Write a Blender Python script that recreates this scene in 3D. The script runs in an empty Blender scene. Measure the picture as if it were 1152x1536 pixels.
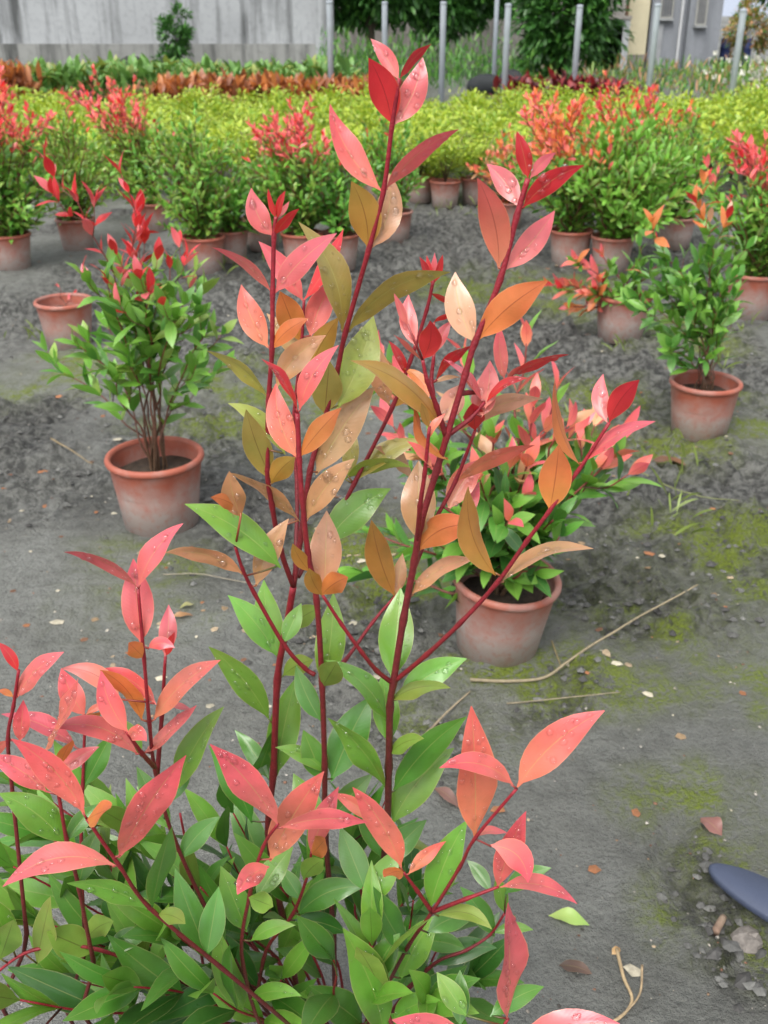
import bpy, math, random
import numpy as np
from mathutils import Vector, Matrix

R = math.radians
scene = bpy.context.scene
COL = scene.collection

# ------------------------------------------------------------------ camera
CAM_H = 1.2
PITCH = R(26.5)
FPX = 1500.0                       # focal length in pixels of the 1152x1536 frame
cam_data = bpy.data.cameras.new("camera")
cam_data.sensor_fit = 'VERTICAL'
cam_data.sensor_height = 36.0
cam_data.lens = FPX * 36.0 / 1536.0
cam_data.clip_start = 0.02
cam_data.clip_end = 3000
cam_data.dof.use_dof = True
cam_data.dof.focus_distance = 0.80
cam_data.dof.aperture_fstop = 15.0
cam = bpy.data.objects.new("camera", cam_data)
COL.objects.link(cam)
cam.location = (0, 0, CAM_H)
cam.rotation_euler = (math.pi / 2 - PITCH, 0, 0)
scene.camera = cam

# ------------------------------------------------------------------ sky and sun (bright overcast)
SUN_EL, SUN_AZ = R(58), R(205)
world = bpy.data.worlds.new("World")
scene.world = world
world.use_nodes = True
wn = world.node_tree
wn.nodes.clear()
sky = wn.nodes.new("ShaderNodeTexSky")
sky.sky_type = 'NISHITA'
sky.sun_disc = False
sky.sun_elevation = SUN_EL
sky.sun_rotation = SUN_AZ
sky.air_density = 1.0
sky.dust_density = 4.0
hs = wn.nodes.new("ShaderNodeHueSaturation")
hs.inputs['Saturation'].default_value = 0.22
bg = wn.nodes.new("ShaderNodeBackground")
bg.inputs['Strength'].default_value = 0.15
wo = wn.nodes.new("ShaderNodeOutputWorld")
wn.links.new(sky.outputs[0], hs.inputs['Color'])
wn.links.new(hs.outputs[0], bg.inputs['Color'])
wn.links.new(bg.outputs[0], wo.inputs[0])
sun_data = bpy.data.lights.new("sun", 'SUN')
sun_data.energy = 1.05
sun_data.angle = R(25)
sun_data.color = (1.0, 0.97, 0.92)
sun = bpy.data.objects.new("sun", sun_data)
COL.objects.link(sun)
sun.rotation_euler = (math.pi / 2 - SUN_EL, 0, math.pi - SUN_AZ)
scene.view_settings.view_transform = 'Standard'
scene.view_settings.look = 'None'
scene.view_settings.exposure = 0.94
scene.view_settings.gamma = 1.0
scene.view_settings.use_curve_mapping = False
scene.cycles.use_denoising = True
scene.cycles.max_bounces = 6
scene.cycles.diffuse_bounces = 3
scene.cycles.glossy_bounces = 3
scene.cycles.transparent_max_bounces = 12

# ------------------------------------------------------------------ pixel helpers (frame of 1152x1536)
RIGHT = np.array([1.0, 0, 0])
UP = np.array([0, math.sin(PITCH), math.cos(PITCH)])
FWD = np.array([0, math.cos(PITCH), -math.sin(PITCH)])
EYE = np.array([0, 0, CAM_H])

def ray(px, py):
    return RIGHT * ((px - 576) / FPX) - UP * ((py - 768) / FPX) + FWD

def at(px, py, Y):
    """the point seen at a pixel, Y metres ahead"""
    d = ray(px, py)
    return EYE + d * (Y / d[1])

def ground_at(px, py, z=0.0):
    d = ray(px, py)
    return EYE + d * ((z - CAM_H) / d[2])

def nrm(v):
    return v / (np.linalg.norm(v) + 1e-12)

def lin(c):
    c = np.asarray(c, float) / 255.0
    return np.where(c <= 0.04045, c / 12.92, ((c + 0.055) / 1.055) ** 2.4)

# ------------------------------------------------------------------ object helpers
def tag(o, label=None, cat=None, group=None, kind=None):
    if label: o["label"] = label
    if cat: o["category"] = cat
    if group: o["group"] = group
    if kind: o["kind"] = kind
    return o

def link(name, mesh, parent=None, loc=None):
    o = bpy.data.objects.new(name, mesh)
    COL.objects.link(o)
    if parent is not None: o.parent = parent
    if loc is not None: o.location = loc
    return o

def empty(name, loc):
    o = bpy.data.objects.new(name, None)
    o.empty_display_size = 0.05
    COL.objects.link(o)
    o.location = loc
    return o

class MB:
    """collects vertices, faces, uv and colour of one mesh"""
    def __init__(self):
        self.v, self.f, self.c, self.uv, self.n = [], [], [], [], 0
    def add(self, verts, faces, col=None, uv=None):
        verts = np.asarray(verts, float)
        self.v.append(verts)
        k = self.n
        if isinstance(faces, np.ndarray): self.f.append(faces + k)
        else:
            by = {}
            for f in faces: by.setdefault(len(f), []).append(f)
            for q in by.values(): self.f.append(np.array(q, np.int64) + k)
        m = len(verts)
        c = np.ones((m, 3)) if col is None else np.broadcast_to(np.asarray(col, float), (m, 3))
        self.c.append(c)
        self.uv.append(np.zeros((m, 2)) if uv is None else np.asarray(uv, float))
        self.n += m
    def mesh(self, name, mat, smooth=True, origin=None):
        v = np.concatenate(self.v)
        if origin is not None: v = v - np.asarray(origin)
        me = bpy.data.meshes.new(name)
        loops = np.concatenate([f.ravel() for f in self.f]).astype(np.int32)
        tot = np.concatenate([np.full(len(f), f.shape[1]) for f in self.f])
        start = np.concatenate([[0], np.cumsum(tot)[:-1]]).astype(np.int32)
        me.vertices.add(len(v)); me.loops.add(len(loops)); me.polygons.add(len(tot))
        me.vertices.foreach_set("co", v.astype(np.float32).ravel())
        me.loops.foreach_set("vertex_index", loops)
        me.polygons.foreach_set("loop_start", start)
        me.polygons.foreach_set("use_smooth", np.full(len(tot), smooth))
        me.update(calc_edges=True)
        c = np.concatenate(self.c)
        ca = me.color_attributes.new("Col", 'FLOAT_COLOR', 'POINT')
        ca.data.foreach_set("color", np.concatenate([c, np.ones((len(c), 1))], 1).astype(np.float32).ravel())
        uvs = np.concatenate(self.uv)
        ul = me.uv_layers.new(name="UVMap")
        ul.data.foreach_set("uv", uvs[loops].astype(np.float32).ravel())
        me.materials.append(mat)
        return me

def tube(mb, pts, r0, r1, n=7, col0=(1, 1, 1), col1=None, knots=()):
    pts = [np.asarray(p, float) for p in pts]
    col1 = col0 if col1 is None else col1
    m = len(pts)
    a = np.array([0.3, 0.5, 0.8])
    verts, cols = [], []
    for i, p in enumerate(pts):
        t = nrm(pts[min(i + 1, m - 1)] - pts[max(i - 1, 0)])
        s = nrm(np.cross(t, a)); b = np.cross(s, t)
        k = i / max(1, m - 1)
        r = (r0 * (1 - k) + r1 * k) * (1.25 if i in knots else 1)
        for j in range(n):
            w = 2 * math.pi * j / n
            verts.append(p + (s * math.cos(w) + b * math.sin(w)) * r)
            cols.append(np.asarray(col0) * (1 - k) + np.asarray(col1) * k)
    faces = []
    for i in range(m - 1):
        for j in range(n):
            faces.append((i * n + j, i * n + (j + 1) % n, (i + 1) * n + (j + 1) % n, (i + 1) * n + j))
    faces.append(tuple(range(n - 1, -1, -1)))
    faces.append(tuple((m - 1) * n + j for j in range(n)))
    mb.add(verts, faces, np.array(cols))

def spline(pts, sub=5):
    """Catmull-Rom through the points"""
    P = [np.asarray(p, float) for p in pts]
    P = [2 * P[0] - P[1]] + P + [2 * P[-1] - P[-2]]
    out = []
    for i in range(1, len(P) - 2):
        for k in range(sub):
            t = k / sub
            a, b, c, d = P[i - 1:i + 3]
            out.append(0.5 * ((2 * b) + (-a + c) * t + (2 * a - 5 * b + 4 * c - d) * t * t + (-a + 3 * b - 3 * c + d) * t ** 3))
    out.append(P[-2])
    return out

def box(mb, lo, hi, col=(1, 1, 1)):
    x0, y0, z0 = lo; x1, y1, z1 = hi
    v = [(x0, y0, z0), (x1, y0, z0), (x1, y1, z0), (x0, y1, z0), (x0, y0, z1), (x1, y0, z1), (x1, y1, z1), (x0, y1, z1)]
    mb.add(v, [(0, 3, 2, 1), (4, 5, 6, 7), (0, 1, 5, 4), (1, 2, 6, 5), (2, 3, 7, 6), (3, 0, 4, 7)], col)

def lathe(mb, prof, n=40, col=(1, 1, 1), wob=0.0, rng=None):
    verts, faces = [], []
    ph = rng.random() * 6 if rng else 0
    for (r, z) in prof:
        for j in range(n):
            w = 2 * math.pi * j / n
            rr = r * (1 + wob * math.sin(2 * w + ph))
            verts.append((rr * math.cos(w), rr * math.sin(w), z))
    for i in range(len(prof) - 1):
        for j in range(n):
            faces.append((i * n + j, i * n + (j + 1) % n, (i + 1) * n + (j + 1) % n, (i + 1) * n + j))
    mb.add(verts, faces, col)

# value noise on arrays
def _hash(ix, iy, s):
    h = (ix.astype(np.int64) * 374761393 + iy.astype(np.int64) * 668265263 + s * 974634777) & 0xffffffff
    h = ((h ^ (h >> 13)) * 1274126177) & 0xffffffff
    return ((h ^ (h >> 16)) & 0xffff) / 65535.0
def vnoise(x, y, s=0):
    ix, iy = np.floor(x), np.floor(y)
    fx, fy = x - ix, y - iy
    fx = fx * fx * (3 - 2 * fx); fy = fy * fy * (3 - 2 * fy)
    a, b = _hash(ix, iy, s), _hash(ix + 1, iy, s)
    c, d = _hash(ix, iy + 1, s), _hash(ix + 1, iy + 1, s)
    return (a * (1 - fx) + b * fx) * (1 - fy) + (c * (1 - fx) + d * fx) * fy
def fbm(x, y, oct=4, s=0):
    v, a, t = 0, 1.0, 0
    for k in range(oct):
        v = v + a * vnoise(x, y, s + k * 17); t += a
        x, y, a = x * 2.03 + 11.3, y * 2.03 + 7.7, a * 0.5
    return v / t

# ------------------------------------------------------------------ materials
def new_mat(name):
    m = bpy.data.materials.new(name)
    m.use_nodes = True
    nt = m.node_tree
    nt.nodes.clear()
    out = nt.nodes.new("ShaderNodeOutputMaterial")
    return m, nt, out
def nd(nt, typ, **kw):
    n = nt.nodes.new(typ)
    for k, v in kw.items():
        if k in n.inputs: n.inputs[k].default_value = v
        else: setattr(n, k, v)
    return n
def math_(nt, op, a, b=None, clamp=False):
    n = nt.nodes.new("ShaderNodeMath"); n.operation = op; n.use_clamp = clamp
    for i, v in enumerate((a, b)):
        if v is None: continue
        if isinstance(v, (int, float)): n.inputs[i].default_value = v
        else: nt.links.new(v, n.inputs[i])
    return n.outputs[0]
def mixc(nt, fac, a, b, mode='MIX'):
    n = nt.nodes.new("ShaderNodeMix"); n.data_type = 'RGBA'; n.blend_type = mode
    for sock, v in ((n.inputs[0], fac), (n.inputs[6], a), (n.inputs[7], b)):
        if isinstance(v, (int, float)): sock.default_value = v
        elif isinstance(v, (tuple, list, np.ndarray)): sock.default_value = (*[float(q) for q in v[:3]], 1)
        else: nt.links.new(v, sock)
    return n.outputs[2]
def ramp(nt, fac, lo, hi):
    n = nt.nodes.new("ShaderNodeMapRange")
    n.inputs[1].default_value = lo; n.inputs[2].default_value = hi
    nt.links.new(fac, n.inputs[0])
    return n.outputs[0]
def noise(nt, scale, detail=3, vec=None, rough=0.55):
    n = nd(nt, "ShaderNodeTexNoise", Scale=scale, Detail=detail, Roughness=rough)
    if vec is not None: nt.links.new(vec, n.inputs['Vector'])
    return n.outputs[0]

def leaf_material(name, fine=True, trans=0.28, rough=0.34, veins=True):
    m, nt, out = new_mat(name)
    col = nd(nt, "ShaderNodeAttribute", attribute_name="Col").outputs[0]
    uv = nd(nt, "ShaderNodeUVMap", uv_map="UVMap").outputs[0]
    sep = nt.nodes.new("ShaderNodeSeparateXYZ"); nt.links.new(uv, sep.inputs[0])
    u, v = sep.outputs[0], sep.outputs[1]            # u across -1..1, v along 0..1
    au = math_(nt, 'ABSOLUTE', u)
    tc = nt.nodes.new("ShaderNodeTexCoord").outputs['Object']
    c = col
    if fine:
        n1 = noise(nt, 60, 4, tc)
        c = mixc(nt, ramp(nt, n1, 0.35, 0.75), c, mixc(nt, 1.0, c, (0.80, 0.86, 0.78), 'MULTIPLY'))
        n4 = noise(nt, 22, 5, tc)
        c = mixc(nt, math_(nt, 'MULTIPLY', ramp(nt, n4, 0.42, 0.72), 0.55), c, mixc(nt, 1.0, c, (1.06, 0.74, 0.70), 'MULTIPLY'))
        c = mixc(nt, math_(nt, 'MULTIPLY', math_(nt, 'SUBTRACT', 1.0, ramp(nt, n4, 0.28, 0.5), True), 0.45), c, mixc(nt, 1.0, c, (0.92, 1.08, 0.86), 'MULTIPLY'))
        c = mixc(nt, math_(nt, 'MULTIPLY', math_(nt, 'POWER', au, 3.0), 0.30), c, mixc(nt, 1.0, c, (0.95, 0.72, 0.72), 'MULTIPLY'))
        n3 = noise(nt, 420, 2, tc)
        spot = ramp(nt, n3, 0.70, 0.78)
        c = mixc(nt, math_(nt, 'MULTIPLY', spot, 0.14), c, (0.18, 0.06, 0.03))
    if veins:
        rib = math_(nt, 'SUBTRACT', 1.0, ramp(nt, au, 0.012, 0.05), True)
        bf0 = nt.nodes.new("ShaderNodeNewGeometry").outputs['Backfacing']
        ribc = mixc(nt, bf0, mixc(nt, 1.0, c, (0.92, 1.0, 0.75), 'MULTIPLY'), mixc(nt, 1.0, c, (0.55, 0.42, 0.42), 'MULTIPLY'))
        rib_pale = mixc(nt, 0.28, ribc, (0.55, 0.50, 0.20))  # yellowish midrib colour of the upper side
        ribf = mixc(nt, bf0, rib_pale, ribc)
        c = mixc(nt, math_(nt, 'MULTIPLY', rib, 0.85), c, ribf)
        edge = ramp(nt, au, 0.93, 0.985)
        c = mixc(nt, math_(nt, 'MULTIPLY', edge, 0.35), c, mixc(nt, 0.55, c, (0.75, 0.60, 0.30)))
    bs = nd(nt, "ShaderNodeBsdfPrincipled", Roughness=rough)
    bs.inputs['Specular IOR Level'].default_value = 0.6
    bs.inputs['Coat Weight'].default_value = 0.40 if fine else 0.22
    bs.inputs['Coat Roughness'].default_value = 0.28
    nt.links.new(c, bs.inputs['Base Color'])
    bf = nt.nodes.new("ShaderNodeNewGeometry").outputs['Backfacing']
    rg = math_(nt, 'ADD', math_(nt, 'MULTIPLY', bf, 0.16), rough)
    if fine:
        n2 = noise(nt, 90, 3, tc)
        rg = math_(nt, 'ADD', rg, math_(nt, 'MULTIPLY', math_(nt, 'SUBTRACT', n2, 0.5), 0.30))
    nt.links.new(rg, bs.inputs['Roughness'])
    if veins:
        # side veins: shallow ridges running out and forward from the midrib
        ph = math_(nt, 'SUBTRACT', math_(nt, 'MULTIPLY', v, 22.0), math_(nt, 'MULTIPLY', au, 3.2))
        rid = math_(nt, 'ABSOLUTE', math_(nt, 'SINE', math_(nt, 'MULTIPLY', ph, 3.14159)))
        h = math_(nt, 'ADD', math_(nt, 'MULTIPLY', rid, 0.35), math_(nt, 'MULTIPLY', ramp(nt, au, 0.0, 0.07), 1.2))
        h = math_(nt, 'ADD', h, math_(nt, 'MULTIPLY', noise(nt, 160, 3, tc), 0.9))
        bp = nd(nt, "ShaderNodeBump", Strength=0.16, Distance=0.0008)
        nt.links.new(h, bp.inputs['Height'])
        nt.links.new(bp.outputs[0], bs.inputs['Normal'])
    tr = nt.nodes.new("ShaderNodeBsdfTranslucent")
    nt.links.new(mixc(nt, 1.0, c, (1.0, 0.97, 0.78), 'MULTIPLY'), tr.inputs['Color'])
    mx = nt.nodes.new("ShaderNodeMixShader"); mx.inputs[0].default_value = trans
    nt.links.new(bs.outputs[0], mx.inputs[1]); nt.links.new(tr.outputs[0], mx.inputs[2])
    nt.links.new(mx.outputs[0], out.inputs[0])
    return m

def attr_material(name, rough=0.6, var=0.25, scale=40, spec=0.4, bump=0.0, bscale=200):
    """colour from the mesh, mottled by noise"""
    m, nt, out = new_mat(name)
    col = nd(nt, "ShaderNodeAttribute", attribute_name="Col").outputs[0]
    tc = nt.nodes.new("ShaderNodeTexCoord").outputs['Object']
    n1 = noise(nt, scale, 4, tc)
    c = mixc(nt, ramp(nt, n1, 0.3, 0.7), col, mixc(nt, 1.0, col, (1 - var, 1 - var, 1 - var), 'MULTIPLY'))
    bs = nd(nt, "ShaderNodeBsdfPrincipled", Roughness=rough)
    bs.inputs['Specular IOR Level'].default_value = spec
    nt.links.new(c, bs.inputs['Base Color'])
    if bump:
        bp = nd(nt, "ShaderNodeBump", Strength=bump, Distance=0.003)
        nt.links.new(noise(nt, bscale, 4, tc), bp.inputs['Height'])
        nt.links.new(bp.outputs[0], bs.inputs['Normal'])
    nt.links.new(bs.outputs[0], out.inputs[0])
    return m

M_LEAF = leaf_material("wet_leaf")
M_LEAF_FAR = leaf_material("shrub_leaf", fine=False, trans=0.30, rough=0.42, veins=True)
M_FOLIAGE = leaf_material("far_foliage", fine=False, trans=0.30, rough=0.5, veins=False)
M_STEM = attr_material("stem_bark", rough=0.42, var=0.35, scale=160, bump=0.35, bscale=500)
M_WOOD = attr_material("tree_bark", rough=0.85, var=0.5, scale=12, bump=0.6, bscale=40)

def water_material():
    m, nt, out = new_mat("water_drop")
    fr = nd(nt, "ShaderNodeFresnel", IOR=1.5)
    rf = nd(nt, "ShaderNodeBsdfRefraction", Roughness=0.0, IOR=1.33)
    gl = nd(nt, "ShaderNodeBsdfGlossy", Roughness=0.05)
    tr = nt.nodes.new("ShaderNodeBsdfTransparent")
    mx = nt.nodes.new("ShaderNodeMixShader"); m2 = nt.nodes.new("ShaderNodeMixShader")
    bk = nt.nodes.new("ShaderNodeNewGeometry").outputs['Backfacing']      # the inner side of the skin lets half the light straight out
    nt.links.new(fr.outputs[0], mx.inputs[0]); nt.links.new(rf.outputs[0], mx.inputs[1]); nt.links.new(gl.outputs[0], mx.inputs[2])
    nt.links.new(math_(nt, 'MULTIPLY', bk, 0.5), m2.inputs[0]); nt.links.new(mx.outputs[0], m2.inputs[1]); nt.links.new(tr.outputs[0], m2.inputs[2])
    nt.links.new(m2.outputs[0], out.inputs[0])
    return m
M_WATER = water_material()

def pot_material():
    m, nt, out = new_mat("dusty_terracotta")
    tc = nt.nodes.new("ShaderNodeTexCoord").outputs['Object']
    info = nt.nodes.new("ShaderNodeObjectInfo")
    off = nd(nt, "ShaderNodeVectorMath", operation='ADD')
    nt.links.new(tc, off.inputs[0])
    cmb = nt.nodes.new("ShaderNodeCombineXYZ")
    r10 = math_(nt, 'MULTIPLY', info.outputs['Random'], 10.0)
    for i in range(3): nt.links.new(r10, cmb.inputs[i])
    nt.links.new(cmb.outputs[0], off.inputs[1])
    vec = off.outputs[0]
    sep = nt.nodes.new("ShaderNodeSeparateXYZ"); nt.links.new(tc, sep.inputs[0])
    base = mixc(nt, ramp(nt, noise(nt, 14, 4, vec), 0.3, 0.7), lin((164, 90, 70)), lin((146, 78, 62)))
    # lime and mud splashed up the lower half, ragged upper limit
    hgt = math_(nt, 'ADD', math_(nt, 'DIVIDE', sep.outputs[2], 0.19), math_(nt, 'MULTIPLY', math_(nt, 'SUBTRACT', noise(nt, 18, 5, vec), 0.5), 1.1))
    hgt = math_(nt, 'ADD', hgt, math_(nt, 'MULTIPLY', math_(nt, 'SUBTRACT', info.outputs['Random'], 0.5), 0.35))
    dust = math_(nt, 'SUBTRACT', 1.0, ramp(nt, hgt, 0.38, 1.1), True)
    dust = math_(nt, 'MULTIPLY', dust, ramp(nt, noise(nt, 70, 4, vec), 0.0, 0.5))
    c = mixc(nt, math_(nt, 'MULTIPLY', dust, 0.95), base, lin((158, 146, 140)))
    mud = math_(nt, 'SUBTRACT', 1.0, ramp(nt, hgt, -0.25, 0.12), True)
    c = mixc(nt, math_(nt, 'MULTIPLY', mud, 0.8), c, lin((112, 105, 98)))
    bs = nd(nt, "ShaderNodeBsdfPrincipled", Roughness=0.62)
    nt.links.new(c, bs.inputs['Base Color'])
    bp = nd(nt, "ShaderNodeBump", Strength=0.25, Distance=0.002)
    nt.links.new(noise(nt, 120, 4, vec), bp.inputs['Height'])
    nt.links.new(bp.outputs[0], bs.inputs['Normal'])
    nt.links.new(bs.outputs[0], out.inputs[0])
    return m
M_POT = pot_material()
M_SOIL = attr_material("potting_soil", rough=0.9, var=0.6, scale=60, bump=1.0, bscale=90)

def ground_material():
    m, nt, out = new_mat("wet_grey_mud")
    tc = nt.nodes.new("ShaderNodeTexCoord").outputs['Object']
    at_ = nd(nt, "ShaderNodeAttribute", attribute_name="Col").outputs[0]   # r moss, g damp, b rough soil
    sp = nt.nodes.new("ShaderNodeSeparateColor"); nt.links.new(at_, sp.inputs[0])
    moss, damp, grit = sp.outputs[0], sp.outputs[1], sp.outputs[2]
    nA = noise(nt, 3.0, 6, tc); nB = noise(nt, 24, 6, tc); nC = noise(nt, 130, 5, tc); nD = noise(nt, 420, 3, tc)
    c = mixc(nt, ramp(nt, nA, 0.3, 0.7), lin((114, 115, 109)), lin((130, 132, 127)))
    c = mixc(nt, math_(nt, 'MULTIPLY', ramp(nt, nB, 0.45, 0.75), 0.65), c, lin((88, 88, 83)))
    c = mixc(nt, math_(nt, 'MULTIPLY', ramp(nt, nC, 0.52, 0.72), 0.55), c, lin((72, 71, 67)))
    c = mixc(nt, math_(nt, 'MULTIPLY', ramp(nt, nD, 0.60, 0.72), 0.5), c, lin((146, 146, 140)))
    nE = noise(nt, 34, 7, tc, 0.68)
    soil = mixc(nt, ramp(nt, nE, 0.42, 0.58), lin((36, 35, 34)), lin((118, 118, 113)))  # rough soil tone, with dark crevice shade painted in by noise
    c = mixc(nt, math_(nt, 'MULTIPLY', grit, 0.85, True), c, soil)
    c = mixc(nt, math_(nt, 'MULTIPLY', damp, 0.5), c, mixc(nt, 1.0, c, (0.46, 0.46, 0.44), 'MULTIPLY'))
    mm = math_(nt, 'MULTIPLY', moss, math_(nt, 'ADD', ramp(nt, nC, 0.42, 0.60), math_(nt, 'MULTIPLY', ramp(nt, nB, 0.40, 0.60), 0.75)), True)
    mcol = mixc(nt, ramp(nt, nD, 0.35, 0.65), lin((82, 96, 26)), lin((120, 134, 40)))
    c = mixc(nt, mm, c, mcol)
    bs = nd(nt, "ShaderNodeBsdfPrincipled", Roughness=0.6)
    bs.inputs['Specular IOR Level'].default_value = 0.45
    nt.links.new(c, bs.inputs['Base Color'])
    rg = math_(nt, 'SUBTRACT', math_(nt, 'ADD', 0.62, math_(nt, 'MULTIPLY', ramp(nt, nB, 0.3, 0.7), 0.2)), math_(nt, 'MULTIPLY', damp, 0.30))
    nt.links.new(rg, bs.inputs['Roughness'])
    h = math_(nt, 'ADD', math_(nt, 'MULTIPLY', nC, 0.6), math_(nt, 'ADD', math_(nt, 'MULTIPLY', nB, 1.4), math_(nt, 'MULTIPLY', nD, 0.35)))
    bp = nd(nt, "ShaderNodeBump", Strength=1.0, Distance=0.02)
    nt.links.new(h, bp.inputs['Height'])
    nt.links.new(bp.outputs[0], bs.inputs['Normal'])
    nt.links.new(bs.outputs[0], out.inputs[0])
    return m
M_GROUND = ground_material()

def concrete_material(name, light, dark, streak=1.0, scale=1.0):
    m, nt, out = new_mat(name)
    tc = nt.nodes.new("ShaderNodeTexCoord").outputs['Object']
    mp = nd(nt, "ShaderNodeMapping"); mp.inputs['Scale'].default_value = (1.7 * scale, 1.7 * scale, 0.16 * scale)
    nt.links.new(tc, mp.inputs[0])
    st = noise(nt, 1.6, 6, mp.outputs[0], 0.65)
    mp2 = nd(nt, "ShaderNodeMapping"); mp2.inputs['Scale'].default_value = (4 * scale, 4 * scale, 0.3 * scale)
    nt.links.new(tc, mp2.inputs[0])
    st2 = noise(nt, 1.5, 4, mp2.outputs[0], 0.6)
    bl = noise(nt, 0.8 * scale, 6, tc); fn = noise(nt, 9, 5, tc)
    c = mixc(nt, ramp(nt, bl, 0.35, 0.7), light, [q * 0.8 for q in light])
    c = mixc(nt, math_(nt, 'MULTIPLY', ramp(nt, st, 0.50, 0.68), 0.75 * streak), c, dark)
    c = mixc(nt, math_(nt, 'MULTIPLY', ramp(nt, st2, 0.55, 0.75), 0.45 * streak), c, dark)
    c = mixc(nt, math_(nt, 'MULTIPLY', ramp(nt, fn, 0.5, 0.75), 0.25), c, dark)
    bs = nd(nt, "ShaderNodeBsdfPrincipled", Roughness=0.85)
    nt.links.new(c, bs.inputs['Base Color'])
    bp = nd(nt, "ShaderNodeBump", Strength=0.4, Distance=0.02)
    nt.links.new(fn, bp.inputs['Height']); nt.links.new(bp.outputs[0], bs.inputs['Normal'])
    nt.links.new(bs.outputs[0], out.inputs[0])
    return m
M_WALL = concrete_material("stained_concrete", lin((160, 163, 165)), lin((58, 60, 60)), 1.2, 0.8)
M_PLINTH = concrete_material("stained_plinth", lin((138, 139, 136)), lin((48, 50, 49)), 1.25, 0.9)
M_WALL_DARK = concrete_material("dark_wall", lin((136, 132, 127)), lin((66, 64, 61)), 0.7)  # darker grey; on the shaded wall it paints in the trees' shade
M_HOUSE = concrete_material("grey_render", lin((136, 140, 146)), lin((98, 102, 108)), 0.7)
M_CREAM = concrete_material("cream_render", lin((206, 197, 166)), lin((176, 168, 140)), 0.4)
M_METAL = attr_material("galvanised_steel", rough=0.55, var=0.2, scale=6)
M_PLAIN = attr_material("matte_paint", rough=0.6, var=0.2, scale=8)
M_RUBBER = attr_material("blue_rubber", rough=0.55, var=0.12, scale=300, bump=0.25, bscale=900)
M_DEBRIS = attr_material("dry_litter", rough=0.8, var=0.4, scale=120, bump=0.3, bscale=300)

# leaf colours (pigment; the pinks are paled to carry sky sheen too) : base of the blade, tip of the blade
PAL = {
 'R': ((208, 52, 52), (200, 40, 54)),   'P': ((224, 118, 110), (220, 92, 106)),
 'K': ((214, 104, 102), (212, 96, 110)), 'S': ((224, 134, 102), (222, 104, 100)),
 'O': ((214, 132, 66), (212, 118, 72)), 'C': ((186, 136, 58), (182, 140, 66)),
 'T': ((194, 142, 98), (198, 150, 112)), 'V': ((160, 148, 68), (166, 158, 86)),
 'Y': ((146, 160, 68), (160, 174, 90)), 'G': ((102, 154, 52), (118, 168, 66)),
 'M': ((74, 130, 46), (90, 144, 56)),   'D': ((50, 98, 38), (62, 112, 44)),
 'L': ((122, 152, 62), (134, 162, 72)), 'F': ((212, 156, 120), (220, 172, 146)),
 'A': ((158, 182, 48), (186, 200, 72)), 'B': ((122, 160, 46), (150, 180, 58)),
}
PALL = {k: (lin(a), lin(b)) for k, (a, b) in PAL.items()}

# ------------------------------------------------------------------ leaf blades
PT = np.array([0, .03, .07, .14, .25, .4, .5, .6, .72, .82, .9, .96, 1.0])
PF = np.array([.045, .05, .17, .46, .80, .985, 1, .93, .74, .50, .28, .12, .02])

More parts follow.
